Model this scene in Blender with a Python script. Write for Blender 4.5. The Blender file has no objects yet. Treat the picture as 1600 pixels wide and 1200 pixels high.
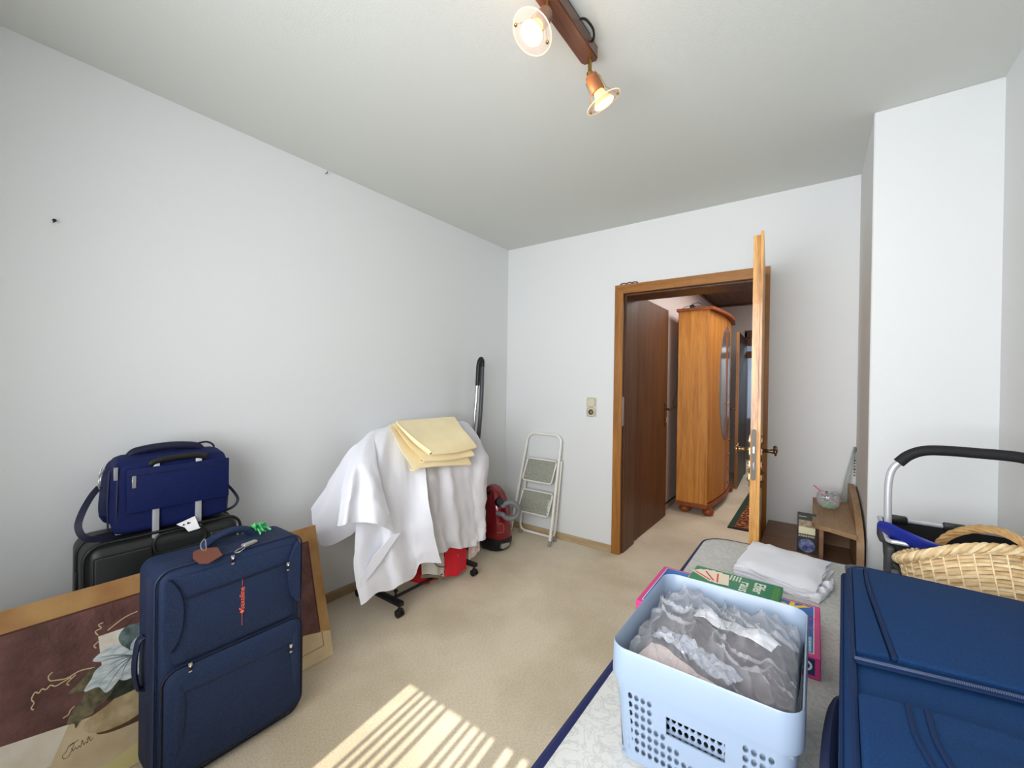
import bpy, bmesh, math, random
from mathutils import Vector, Matrix, noise
random.seed(4)
PI = math.pi
scn = bpy.context.scene
COL = scn.collection

# ------------------------------------------------------------ camera, world, sun, exposure
cam_data = bpy.data.cameras.new('camera')
cam_data.sensor_width = 36.0
cam_data.lens = 652.9 / 1600 * 36.0
cam_data.clip_start = 0.02
cam = bpy.data.objects.new('camera', cam_data)
COL.objects.link(cam)
CR = Vector((0.80865439, 0.58810595, 0.01447284))
CU = Vector((-0.01444124, -0.00474948, 0.99988444))
CF = Vector((-0.58810673, 0.80876995, -0.00465229))
m = Matrix.Identity(4)
for i in range(3):
    m[i][0] = CR[i]; m[i][1] = CU[i]; m[i][2] = -CF[i]
m[0][3], m[1][3], m[2][3] = 2.28986, -3.06622, 1.30177
cam.matrix_world = m
scn.camera = cam

scn.view_settings.view_transform = 'Standard'
scn.view_settings.look = 'None'
scn.view_settings.gamma = 1.0
scn.view_settings.use_curve_mapping = False
scn.view_settings.exposure = 0.28

world = bpy.data.worlds.new('world'); scn.world = world
world.use_nodes = True
world.node_tree.nodes['Background'].inputs[0].default_value = (0.80, 0.88, 1.0, 1)
world.node_tree.nodes['Background'].inputs[1].default_value = 1.2

def light(name, kind, loc, energy, color=(1, 1, 1), rot=None, **kw):
    d = bpy.data.lights.new(name, kind); d.energy = energy; d.color = color
    for k, v in kw.items(): setattr(d, k, v)
    o = bpy.data.objects.new(name, d); COL.objects.link(o); o.location = loc
    if rot is not None: o.rotation_euler = rot
    return o
sun = light('sun', 'SUN', (2, -6, 4), 6.0, (1.0, 0.95, 0.88), angle=0.006)
sun.rotation_euler = Vector((-0.103, 1.0, -1.12)).to_track_quat('-Z', 'Y').to_euler()
light('window_daylight', 'AREA', (1.62, -3.66, 1.50), 49, (0.98, 0.985, 1.0), (math.radians(96), 0, math.radians(7)),
      shape='RECTANGLE', size=1.9, size_y=1.3, spread=math.radians(127))
scn.cycles.diffuse_bounces = 8; scn.cycles.max_bounces = 14; scn.cycles.transparent_max_bounces = 16
light('hall_fill_light', 'AREA', (1.80, 1.6, 2.44), 22, (1.0, 0.92, 0.86), (0, 0, 0),
      shape='RECTANGLE', size=0.7, size_y=2.2)  # fill light added to brighten the hall; no lamp is known there
light('far_room_daylight', 'AREA', (2.0, 5.4, 2.2), 22, (0.85, 0.93, 1.0), (0, 0, 0),
      shape='RECTANGLE', size=0.8, size_y=0.8)

# ------------------------------------------------------------ helpers: materials
def s2l(c):
    return tuple(((v/255)/12.92 if v/255 <= 0.04045 else ((v/255+0.055)/1.055)**2.4) for v in c) + (1,)
MATS = {}
def mat(name, col, rough=0.6, metal=0.0, var=None, col2=None, bump=None, sheen=0, spec=0.5, coat=0, stretch=None, trans=0, ior=1.45, detail=4):
    """col/col2 sRGB 0-255; var = noise scale mixing col and col2; bump = (scale, strength, distance)"""
    if name in MATS: return MATS[name]
    m = bpy.data.materials.new(name); m.use_nodes = True
    nt = m.node_tree; b = nt.nodes['Principled BSDF']
    b.inputs['Base Color'].default_value = s2l(col)
    b.inputs['Roughness'].default_value = rough
    b.inputs['Metallic'].default_value = metal
    b.inputs['Specular IOR Level'].default_value = spec
    b.inputs['Sheen Weight'].default_value = sheen
    b.inputs['Coat Weight'].default_value = coat
    b.inputs['Transmission Weight'].default_value = trans
    b.inputs['IOR'].default_value = ior
    if var or bump:
        tc = nt.nodes.new('ShaderNodeTexCoord'); mp = nt.nodes.new('ShaderNodeMapping')
        nt.links.new(tc.outputs['Object'], mp.inputs[0])
        if stretch: mp.inputs['Scale'].default_value = stretch
    if var:
        n = nt.nodes.new('ShaderNodeTexNoise'); n.inputs['Scale'].default_value = var
        n.inputs['Detail'].default_value = detail
        nt.links.new(mp.outputs[0], n.inputs['Vector'])
        r = nt.nodes.new('ShaderNodeValToRGB')
        r.color_ramp.elements[0].position = 0.34; r.color_ramp.elements[1].position = 0.66
        r.color_ramp.elements[0].color = s2l(col2 or tuple(v*0.9 for v in col)); r.color_ramp.elements[1].color = s2l(col)
        nt.links.new(n.outputs['Fac'], r.inputs[0]); nt.links.new(r.outputs[0], b.inputs['Base Color'])
    if bump:
        n = nt.nodes.new('ShaderNodeTexNoise'); n.inputs['Scale'].default_value = bump[0]; n.inputs['Detail'].default_value = 3
        nt.links.new(mp.outputs[0], n.inputs['Vector'])
        bp = nt.nodes.new('ShaderNodeBump'); bp.inputs['Strength'].default_value = bump[1]; bp.inputs['Distance'].default_value = bump[2]
        nt.links.new(n.outputs['Fac'], bp.inputs['Height']); nt.links.new(bp.outputs[0], b.inputs['Normal'])
    MATS[name] = m
    return m
def wood(name, c1, c2, scale=1.0, rough=0.45, axis='Z', bump=0.15, coat=0.0, fine=1.0):
    if name in MATS: return MATS[name]
    m = bpy.data.materials.new(name); m.use_nodes = True
    nt = m.node_tree; b = nt.nodes['Principled BSDF']; L = nt.links
    b.inputs['Roughness'].default_value = rough; b.inputs['Coat Weight'].default_value = coat
    tc = nt.nodes.new('ShaderNodeTexCoord'); mp = nt.nodes.new('ShaderNodeMapping'); L.new(tc.outputs['Object'], mp.inputs[0])
    sc = {'Z': (1, 1, 0.07), 'X': (0.07, 1, 1), 'Y': (1, 0.07, 1)}[axis]
    mp.inputs['Scale'].default_value = tuple(v*scale for v in sc)
    n1 = nt.nodes.new('ShaderNodeTexNoise'); n1.inputs['Scale'].default_value = 16; n1.inputs['Detail'].default_value = 6; n1.inputs['Distortion'].default_value = 1.2
    n2 = nt.nodes.new('ShaderNodeTexNoise'); n2.inputs['Scale'].default_value = 160*fine; n2.inputs['Detail'].default_value = 2
    L.new(mp.outputs[0], n1.inputs['Vector']); L.new(mp.outputs[0], n2.inputs['Vector'])
    ad = nt.nodes.new('ShaderNodeMath'); ad.operation = 'MULTIPLY_ADD'; ad.inputs[1].default_value = 0.45
    L.new(n2.outputs['Fac'], ad.inputs[0]); L.new(n1.outputs['Fac'], ad.inputs[2])
    r = nt.nodes.new('ShaderNodeValToRGB'); r.color_ramp.elements[0].position = 0.50; r.color_ramp.elements[1].position = 0.86
    r.color_ramp.elements[0].color = s2l(c2); r.color_ramp.elements[1].color = s2l(c1)
    L.new(ad.outputs[0], r.inputs[0]); L.new(r.outputs[0], b.inputs['Base Color'])
    bp = nt.nodes.new('ShaderNodeBump'); bp.inputs['Strength'].default_value = bump; bp.inputs['Distance'].default_value = 0.001
    L.new(n2.outputs['Fac'], bp.inputs['Height']); L.new(bp.outputs[0], b.inputs['Normal'])
    MATS[name] = m
    return m
def emis(name, col, strength):
    m = bpy.data.materials.new(name); m.use_nodes = True
    b = m.node_tree.nodes['Principled BSDF']
    b.inputs['Base Color'].default_value = s2l(col); b.inputs['Emission Color'].default_value = s2l(col)
    b.inputs['Emission Strength'].default_value = strength
    MATS[name] = m; return m
def film(name, col, clear, rough=0.15, bump=None, transl=False):
    """thin see-through sheet: transparent mixed with glossy / diffuse"""
    m = bpy.data.materials.new(name); m.use_nodes = True
    nt = m.node_tree; b = nt.nodes['Principled BSDF']; out = nt.nodes['Material Output']
    b.inputs['Base Color'].default_value = s2l(col); b.inputs['Roughness'].default_value = rough
    b.inputs['Specular IOR Level'].default_value = 0.9
    tr = nt.nodes.new('ShaderNodeBsdfTransparent'); mx = nt.nodes.new('ShaderNodeMixShader')
    lw = nt.nodes.new('ShaderNodeLayerWeight'); lw.inputs['Blend'].default_value = 0.35
    mr = nt.nodes.new('ShaderNodeMapRange'); mr.inputs['To Min'].default_value = 1-clear; mr.inputs['To Max'].default_value = min(1.0, 1-clear+0.45)
    nt.links.new(lw.outputs['Facing'], mr.inputs['Value'])
    nt.links.new(mr.outputs[0], mx.inputs[0]); nt.links.new(tr.outputs[0], mx.inputs[1]); nt.links.new(b.outputs[0], mx.inputs[2])
    nt.links.new(mx.outputs[0], out.inputs['Surface'])
    MATS[name] = m; return m

# ------------------------------------------------------------ helpers: objects
def finish(o, label=None, cat=None, group=None, kind=None):
    if label: o['label'] = label
    if cat: o['category'] = cat
    if group: o['group'] = group
    if kind: o['kind'] = kind
    return o
PM = {}
def thing(name, label, cat, loc=(0, 0, 0), rotz=0.0, group=None):
    o = bpy.data.objects.new(name, None); COL.objects.link(o)
    o.location = loc; o.rotation_euler = (0, 0, rotz); o.empty_display_size = 0.05
    PM[o] = Matrix.Translation(loc) @ Matrix.Rotation(rotz, 4, 'Z')
    return finish(o, label, cat, group)
def obj(name, bm, material, parent=None, smooth=True, world=True, angle=40, label=None, kind=None):
    """world=True: the bmesh is in world coordinates; parts are taken into their parent's frame"""
    if parent is not None:
        M = PM[parent]
        if world: bm.transform(M.inverted())
        W = M
    else:
        if len(bm.verts):
            xs = [v.co.x for v in bm.verts]; ys = [v.co.y for v in bm.verts]; zs = [v.co.z for v in bm.verts]
            org = Vector(((min(xs)+max(xs))/2, (min(ys)+max(ys))/2, min(zs)))
        else: org = Vector()
        bm.transform(Matrix.Translation(-org)); W = Matrix.Translation(org)
    bmesh.ops.recalc_face_normals(bm, faces=bm.faces[:])
    me = bpy.data.meshes.new(name)
    if smooth:
        ca = math.radians(angle)
        for f in bm.faces: f.smooth = True
        for e in bm.edges:
            e.smooth = not (len(e.link_faces) == 2 and e.calc_face_angle(0) > ca)
    bm.to_mesh(me); bm.free()
    if material: me.materials.append(material)
    o = bpy.data.objects.new(name, me); COL.objects.link(o)
    if parent is not None: o.parent = parent; PM[o] = W
    else: o.location = W.translation; PM[o] = W
    if label: o['label'] = label
    if kind: o['kind'] = kind
    return o
def struct(name, bm, material, **k): return obj(name, bm, material, kind='structure', **k)
def lone(name, bm, material, label, cat, group=None, **k):
    return finish(obj(name, bm, material, **k), label, cat, group)
def NB(): return bmesh.new()
def merge(bm, other, M=None):
    if M is not None: other.transform(M)
    vm = [bm.verts.new(v.co) for v in other.verts]
    other.verts.index_update()
    for f in other.faces:
        try: bm.faces.new([vm[v.index] for v in f.verts])
        except ValueError: pass
    other.free(); return bm
def box(bm, x0, x1, y0, y1, z0, z1, bev=0.0, seg=2, M=None):
    t = bmesh.new(); bmesh.ops.create_cube(t, size=1)
    bmesh.ops.scale(t, vec=(x1-x0, y1-y0, z1-z0), verts=t.verts)
    bmesh.ops.translate(t, vec=((x0+x1)/2, (y0+y1)/2, (z0+z1)/2), verts=t.verts)
    if bev: bmesh.ops.bevel(t, geom=t.edges[:], offset=bev, segments=seg, profile=0.5, affect='EDGES')
    t.verts.index_update(); return merge(bm, t, M)
def frames(pts, closed=False, up=None):
    n = len(pts); T = []
    for i in range(n):
        a = pts[(i-1) % n] if (closed or i > 0) else pts[i]
        b = pts[(i+1) % n] if (closed or i < n-1) else pts[i]
        d = (b-a); T.append(d.normalized() if d.length > 1e-9 else Vector((0, 0, 1)))
    u = Vector(up) if up is not None else (Vector((0, 0, 1)) if abs(T[0].z) < 0.9 else Vector((1, 0, 0)))
    U = []
    for t in T:
        if up is not None: u = Vector(up)
        u = u - t*u.dot(t)
        if u.length < 1e-6: u = t.orthogonal()
        u.normalize(); U.append(u.copy())
    return T, U
def tube(bm, pts, r, n=8, closed=False, r2=None, up=None):
    """swept tube; r may be a list; r2 gives a flat section (r along up, r2 across)"""
    pts = [Vector(p) for p in pts]; T, U = frames(pts, closed, up)
    rings = []
    for i, p in enumerate(pts):
        ra = r[i] if isinstance(r, (list, tuple)) else r
        rb = (r2[i] if isinstance(r2, (list, tuple)) else r2) if r2 is not None else ra
        s = T[i].cross(U[i])
        rings.append([bm.verts.new(p + U[i]*ra*math.cos(2*PI*k/n) + s*rb*math.sin(2*PI*k/n)) for k in range(n)])
    m_ = len(rings)
    for i in range(m_ if closed else m_-1):
        A, B = rings[i], rings[(i+1) % m_]
        for k in range(n): bm.faces.new((A[k], A[(k+1) % n], B[(k+1) % n], B[k]))
    if not closed: bm.faces.new(rings[0]); bm.faces.new(rings[-1][::-1])
    return bm
def cyl(bm, p0, p1, r0, r1=None, n=20): return tube(bm, [p0, p1], [r0, r0 if r1 is None else r1], n)
def strap(bm, pts, w, t, up): return tube(bm, pts, w/2, 4, r2=t/2, up=up)
def pstrap(bm, pts, w, t, N):
    """flat strap whose broad side faces N"""
    pts = [Vector(p) for p in pts]; T, U = frames(pts); N = Vector(N).normalized(); L = []; R_ = []
    for p, tt in zip(pts, T):
        sd = tt.cross(N).normalized(); L.append(p-sd*w/2); R_.append(p+sd*w/2)
    return sheet(bm, [L, R_], t)
def cr(P, k=8, closed=False):
    """Catmull-Rom through points"""
    P = [Vector(p) for p in P]; n = len(P); out = []
    rng = n if closed else n-1
    for i in range(rng):
        p0 = P[(i-1) % n] if (closed or i > 0) else P[0]*2-P[1]
        p1 = P[i]; p2 = P[(i+1) % n]
        p3 = P[(i+2) % n] if (closed or i < n-2) else P[-1]*2-P[-2]
        for j in range(k):
            t = j/k
            out.append(0.5*((2*p1)+(p2-p0)*t+(2*p0-5*p1+4*p2-p3)*t*t+(3*p1-p0-3*p2+p3)*t**3))
    if not closed: out.append(P[-1].copy())
    return out
def lathe(bm, prof, org, axis=(0, 0, 1), n=24, cap=True):
    q = Vector(axis).normalized().to_track_quat('Z', 'Y'); rings = []; org = Vector(org)
    for r, z in prof:
        rings.append([bm.verts.new(org + q @ Vector((r*math.cos(2*PI*k/n), r*math.sin(2*PI*k/n), z))) for k in range(n)])
    for A, B in zip(rings, rings[1:]):
        for k in range(n): bm.faces.new((A[k], A[(k+1) % n], B[(k+1) % n], B[k]))
    if cap: bm.faces.new(rings[0][::-1]); bm.faces.new(rings[-1])
    return bm
def prism(bm, pts, N):
    """extrude a planar outline (3-D points) by vector N"""
    N = Vector(N); a = [bm.verts.new(Vector(p)) for p in pts]; b = [bm.verts.new(Vector(p)+N) for p in pts]
    bm.faces.new(a[::-1]); bm.faces.new(b)
    for i in range(len(a)): bm.faces.new((a[i], a[(i+1) % len(a)], b[(i+1) % len(a)], b[i]))
    return bm
def rrect(w, h, r, k=6, cx=0, cy=0):
    out = []
    for sx, sy, a0 in ((1, 1, 0), (-1, 1, 90), (-1, -1, 180), (1, -1, 270)):
        for i in range(k+1):
            a = math.radians(a0+90*i/k)
            out.append((cx+sx*(w/2-r)+r*math.cos(a), cy+sy*(h/2-r)+r*math.sin(a)))
    return out
def sheet(bm, rows, thick=0.0):
    """surface from a grid of points; optional thickness along normals"""
    V = [[bm.verts.new(p) for p in r] for r in rows]
    for i in range(len(V)-1):
        for j in range(len(V[0])-1): bm.faces.new((V[i][j], V[i][j+1], V[i+1][j+1], V[i+1][j]))
    if thick:
        bm.normal_update()
        bmesh.ops.solidify(bm, geom=bm.faces[:], thickness=thick)
    return bm
def cloth(cols, ku=8, kv=8, wave=0.0, freq=9.0, seed=0.0, thick=0.0025, dirv=(1, 0, 0), crum=0.0):
    """columns of control points -> smooth hanging cloth with folds that grow towards the hem"""
    C = [cr(c, kv) for c in cols]
    rows = [cr([c[i] for c in C], ku) for i in range(len(C[0]))]
    dv = Vector(dirv); nr = len(rows)
    for i, r in enumerate(rows):
        g = (i/(nr-1))**1.2
        for j, p in enumerate(r):
            u = j/(len(r)-1)
            r[j] = p + dv*(wave*g*math.sin(freq*2*PI*u+seed+0.8*math.sin(3*u+seed)) + crum*noise.noise(p*16+Vector((seed, 0, 0))) + crum*0.5*noise.noise(p*40))
    return sheet(NB(), rows, thick)
def text_bm(s, size, M, ext=0.0004, font_bold=0.0, align='CENTER', spacing=1.0):
    cu = bpy.data.curves.new('lettering', 'FONT'); cu.body = s; cu.size = size; cu.extrude = ext; cu.offset = font_bold
    cu.align_x = align; cu.align_y = 'CENTER'; cu.space_character = spacing; cu.resolution_u = 3
    o = bpy.data.objects.new('lettering_tmp', cu)
    me = bpy.data.meshes.new_from_object(o)
    b = bmesh.new(); b.from_mesh(me); b.transform(M)
    bpy.data.objects.remove(o); bpy.data.meshes.remove(me); bpy.data.curves.remove(cu)
    return b
def basis(o, X, Y):
    X = Vector(X).normalized(); Y = Vector(Y); Y = (Y-X*Y.dot(X)).normalized(); Z = X.cross(Y)
    return Matrix(((X.x, Y.x, Z.x, o[0]), (X.y, Y.y, Z.y, o[1]), (X.z, Y.z, Z.z, o[2]), (0, 0, 0, 1)))

# ------------------------------------------------------------ materials
def wallpaper(name, col):
    m = mat(name, col, 0.9, bump=(200, 0.25, 0.002), spec=0.2)
    return m
WALL = wallpaper('white_woodchip_wallpaper', (219, 222, 223))
CEIL = wallpaper('white_ceiling_paper', (207, 210, 206))
HALLW = wallpaper('hall_wallpaper', (214, 208, 206))
def carpet_mat():
    m = mat('beige_carpet', (206, 193, 168), 0.95, spec=0.1, sheen=0.2)
    nt = m.node_tree; b = nt.nodes['Principled BSDF']; L = nt.links
    tc = nt.nodes.new('ShaderNodeTexCoord')
    def nz(sc, st=(1, 1, 1), d=3):
        mp = nt.nodes.new('ShaderNodeMapping'); mp.inputs['Scale'].default_value = st; mp.inputs['Rotation'].default_value = (0, 0, 0.5)
        n = nt.nodes.new('ShaderNodeTexNoise'); n.inputs['Scale'].default_value = sc; n.inputs['Detail'].default_value = d
        L.new(tc.outputs['Object'], mp.inputs[0]); L.new(mp.outputs[0], n.inputs['Vector']); return n
    a = nz(420); c = nz(90, (1, 2.0, 1)); e = nz(2.2, d=5)
    def ramp(n, p0, p1, c0, c1):
        r = nt.nodes.new('ShaderNodeValToRGB'); r.color_ramp.elements[0].position = p0; r.color_ramp.elements[1].position = p1
        r.color_ramp.elements[0].color = s2l(c0); r.color_ramp.elements[1].color = s2l(c1); L.new(n.outputs['Fac'], r.inputs[0]); return r
    r1 = ramp(a, .3, .7, (208, 195, 170), (230, 219, 197)); r2 = ramp(c, .32, .6, (232, 228, 220), (255, 255, 255)); r3 = ramp(e, .35, .62, (226, 221, 212), (255, 255, 255))
    def mul(x, y, f):
        k = nt.nodes.new('ShaderNodeMix'); k.data_type = 'RGBA'; k.blend_type = 'MULTIPLY'; k.inputs[0].default_value = f
        L.new(x, k.inputs[6]); L.new(y, k.inputs[7]); return k.outputs[2]
    L.new(mul(mul(r1.outputs[0], r2.outputs[0], .8), r3.outputs[0], .9), b.inputs['Base Color'])
    bp = nt.nodes.new('ShaderNodeBump'); bp.inputs['Strength'].default_value = 0.35; bp.inputs['Distance'].default_value = 0.002
    L.new(a.outputs['Fac'], bp.inputs['Height']); L.new(bp.outputs[0], b.inputs['Normal'])
    return m
CARPET = carpet_mat()
BASE = wood('light_baseboard', (188, 166, 130), (160, 136, 100), 1.5, 0.6, 'X')
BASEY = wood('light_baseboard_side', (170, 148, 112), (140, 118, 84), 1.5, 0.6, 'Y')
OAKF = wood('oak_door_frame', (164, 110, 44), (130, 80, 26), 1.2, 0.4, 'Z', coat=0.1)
OAKFX = wood('oak_door_frame_top', (164, 110, 44), (130, 80, 26), 1.2, 0.4, 'X', coat=0.1)
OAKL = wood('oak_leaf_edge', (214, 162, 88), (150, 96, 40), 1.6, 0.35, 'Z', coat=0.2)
OAKD = wood('dark_oak_leaf', (98, 56, 14), (62, 28, 6), 1.0, 0.55, 'Z')
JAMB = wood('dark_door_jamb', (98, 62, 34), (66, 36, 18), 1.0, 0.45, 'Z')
HCEIL = wood('brown_hall_ceiling', (116, 82, 60), (92, 62, 44), 0.8, 0.6, 'Y')
WARD = wood('honey_wardrobe', (204, 138, 50), (168, 102, 28), 0.7, 0.5, 'Z')
WARDD = wood('reddish_wardrobe_trim', (150, 74, 22), (116, 54, 20), 1.0, 0.4, 'Z')
BENCH = wood('olive_bench_wood', (164, 132, 96), (134, 104, 70), 1.0, 0.5, 'Y')
BENCHD = wood('brown_bench_wood', (142, 108, 82), (116, 84, 60), 1.0, 0.5, 'X')
NAVY1 = mat('navy_suitcase_fabric', (38, 53, 84), 0.65, var=260, col2=(29, 41, 67), bump=(420, 0.4, 0.001), spec=0.25)
NAVYP = mat('navy_piping', (28, 38, 66), 0.5)
NAVYB = mat('navy_bag_fabric', (16, 30, 86), 0.65, var=300, col2=(11, 22, 64), bump=(420, 0.4, 0.001), spec=0.25)
NAVYBD = mat('dark_navy_trim', (14, 20, 48), 0.6)
BLUE2 = mat('blue_suitcase_fabric', (20, 58, 104), 0.75, var=420, col2=(16, 46, 86), bump=(520, 0.5, 0.001), spec=0.2)
BLUE2D = mat('blue_suitcase_trim', (18, 42, 80), 0.6, spec=0.2)
BLACKH = mat('black_hard_shell', (33, 36, 36), 0.42, bump=(500, 0.35, 0.001))
BLACK = mat('black_plastic', (20, 20, 22), 0.45)
BLACKM = mat('black_steel', (16, 17, 20), 0.4)
RUBBER = mat('black_foam_grip', (24, 24, 27), 0.75, bump=(300, 0.2, 0.001))
CHROME = mat('chrome', (215, 217, 220), 0.18, metal=1.0)
ALU = mat('brushed_aluminium', (205, 208, 214), 0.35, metal=0.45)
SILV = mat('silver_pull', (190, 190, 188), 0.35, metal=0.8)
GREYM = mat('grey_plastic', (112, 114, 118), 0.5)
BRONZE = mat('antique_bronze', (150, 118, 82), 0.28, metal=0.9)
BRONZED = mat('dark_bronze', (92, 66, 48), 0.3, metal=0.9)
WHITEP = mat('white_paint', (232, 231, 224), 0.4)
LINEN = mat('white_linen', (228, 230, 238), 0.85, sheen=0.1, bump=(320, 0.12, 0.001), spec=0.2)
LINEN2 = mat('white_tablecloth_linen', (222, 222, 228), 0.85, sheen=0.1, bump=(320, 0.15, 0.001), spec=0.2)
YELLOW = mat('pale_yellow_cloth', (252, 238, 196), 0.85, var=8, col2=(248, 230, 182), sheen=0.1, spec=0.2)
RED = mat('red_fabric', (214, 14, 40), 0.75, sheen=0.1)
GARM = mat('pale_grey_garment', (208, 204, 196), 0.85)
OLIVE = mat('olive_stripe', (122, 118, 96), 0.85)
LACE = mat('patterned_white_fabric', (226, 220, 214), 0.85, var=90, col2=(196, 160, 154))
GLASS = mat('clear_glass', (255, 255, 255), 0.02, trans=1.0, ior=1.45)

# ============================================================ SETTING
XR, YP, XP, H, YF = 2.480, -0.661, 2.863, 2.504, -3.75
HX0 = 1.04
b = NB(); box(b, -0.1, 3.0, -3.95, 0.0, -0.1, 0.0); box(b, 1.0, 2.5, 0.0, 6.6, -0.1, 0.0)
struct('floor', b, CARPET, smooth=False)
b = NB(); box(b, -0.1, 3.0, -3.95, 0.12, H, H+0.1); struct('ceiling', b, CEIL, smooth=False)
b = NB(); box(b, -0.12, 0.0, -3.95, 0.12, 0, H); struct('wall_left', b, WALL, smooth=False)
b = NB(); box(b, 0.0, 1.085, 0.0, 0.25, 0, H); box(b, 2.0, XR, 0.0, 0.25, 0, H); box(b, 1.085, 2.0, 0.0, 0.25, 2.0, H)
struct('wall_back', b, WALL, smooth=False)
b = NB(); box(b, XR, 3.0, YP, 0.25, 0, H, 0.004, 1); struct('wall_pillar', b, WALL, smooth=False)
b = NB(); box(b, XP, 3.0, -3.95, YP, 0, H); struct('wall_right', b, WALL, smooth=False)
b = NB(); box(b, -0.1, 0.5, YF-0.2, YF, 0, H); box(b, 2.5, 3.0, YF-0.2, YF, 0, H); box(b, 0.5, 2.5, YF-0.2, YF, 2.33, H); box(b, 0.5, 2.5, YF-0.2, YF, 0, 0.08)
struct('wall_front', b, WALL, smooth=False)
# window in the front wall (behind the camera)
b = NB()
for x0, x1, z0, z1 in ((0.5, 0.56, 0.08, 2.33), (2.44, 2.5, 0.08, 2.33), (0.5, 2.5, 2.27, 2.33), (0.5, 2.5, 0.08, 0.14)):
    box(b, x0, x1, YF-0.12, YF-0.06, z0, z1, 0.004, 1)
w = struct('window_1', b, WHITEP)
b = NB(); box(b, 0.56, 2.44, YF-0.095, YF-0.09, 0.14, 2.27); obj('pane', b, film('window_pane', (255, 255, 255), 0.96, 0.02), w, smooth=False)

b = NB(); box(b, 0.012, 1.036, -0.012, 0.0, 0, 0.054, 0.003, 1); box(b, 2.05, XR, -0.012, 0.0, 0, 0.054, 0.003, 1); struct('baseboard_back', b, BASE)
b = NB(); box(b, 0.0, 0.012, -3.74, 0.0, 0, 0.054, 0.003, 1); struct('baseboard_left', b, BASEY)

# door lining and casing
d = struct('door_1', NB(), None)
def part_of(parent, name, bm, m_, **k): return obj(name, bm, m_, parent, **k)
b = NB(); prism(b, [(1.036, -0.018, 0), (1.101, -0.018, 0), (1.101, -0.018, 1.985), (1.036, -0.018, 2.05)], (0, 0.018, 0))
part_of(d, 'casing_side', b, OAKF)
b = NB(); prism(b, [(1.985, -0.018, 0), (2.050, -0.018, 0), (2.050, -0.018, 2.05), (1.985, -0.018, 1.985)], (0, 0.018, 0)); part_of(d, 'casing_side', b, OAKF)
b = NB(); prism(b, [(1.036, -0.018, 2.05), (2.05, -0.018, 2.05), (1.985, -0.018, 1.985), (1.101, -0.018, 1.985)], (0, 0.018, 0)); part_of(d, 'casing_top', b, OAKFX, smooth=False)
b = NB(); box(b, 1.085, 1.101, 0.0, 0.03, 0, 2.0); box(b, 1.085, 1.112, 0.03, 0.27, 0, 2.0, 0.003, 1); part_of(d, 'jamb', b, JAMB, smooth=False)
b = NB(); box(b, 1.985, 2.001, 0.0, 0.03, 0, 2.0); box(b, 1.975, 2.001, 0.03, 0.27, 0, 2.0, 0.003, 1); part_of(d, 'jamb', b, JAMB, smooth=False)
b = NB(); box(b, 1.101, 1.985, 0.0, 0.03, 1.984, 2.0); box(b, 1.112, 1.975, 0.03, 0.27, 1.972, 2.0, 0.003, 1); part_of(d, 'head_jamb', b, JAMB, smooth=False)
b = NB(); box(b, 1.1015, 1.104, 0.006, 0.028, 0.98, 1.20); part_of(d, 'strike_plate', b, SILV)
b = NB()
for i, (x, l) in enumerate(((1.075, 0.05), (1.115, 0.06), (1.16, 0.05))): tube(b, cr([(x, -0.012, 2.055), (x+l/2, -0.014, 2.062), (x+l, -0.012, 2.055)], 4), 0.004, 6)
part_of(d, 'loose_trim_strip', b, OAKD)

# ---- open door leaf
ANG = math.atan2(-0.847, 0.065)
LM = Matrix.Translation((1.985, -0.020, 0)) @ Matrix.Rotation(ANG, 4, 'Z')   # local x along the leaf, local +y = room's right-hand side
leaf = struct('door_2', box(NB(), 0.0, 0.850, -0.0, 0.028, 0.006, 1.988, 0.001, 1, LM), OAKD, smooth=False)
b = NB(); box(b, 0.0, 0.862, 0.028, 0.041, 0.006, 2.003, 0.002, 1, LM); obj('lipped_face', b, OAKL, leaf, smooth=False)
b = NB(); box(b, 0.8501, 0.8512, 0.0, 0.028, 0.006, 1.988, 0, 1, LM); obj('leaf_edge', b, OAKL, leaf, smooth=False, label='pale oak edge of the door leaf')
b = NB(); prism(b, [LM @ Vector((0.8515, 0.014+p[0], 0.985+p[1])) for p in rrect(0.02, 0.235, 0.0098)], LM.to_3x3() @ Vector((0.002, 0, 0))); obj('lock_plate', b, mat('dull_lock_steel', (112, 104, 96), 0.55, metal=0.3), leaf, label='grey steel lock forend plate')
b = NB(); box(b, 0.852, 0.858, 0.008, 0.020, 0.99, 1.025, 0.002, 1, LM); obj('latch', b, CHROME, leaf)
b = NB(); box(b, 0.852, 0.8555, 0.010, 0.019, 0.915, 0.95, 0.001, 1, LM); obj('bolt', b, CHROME, leaf)
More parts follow.
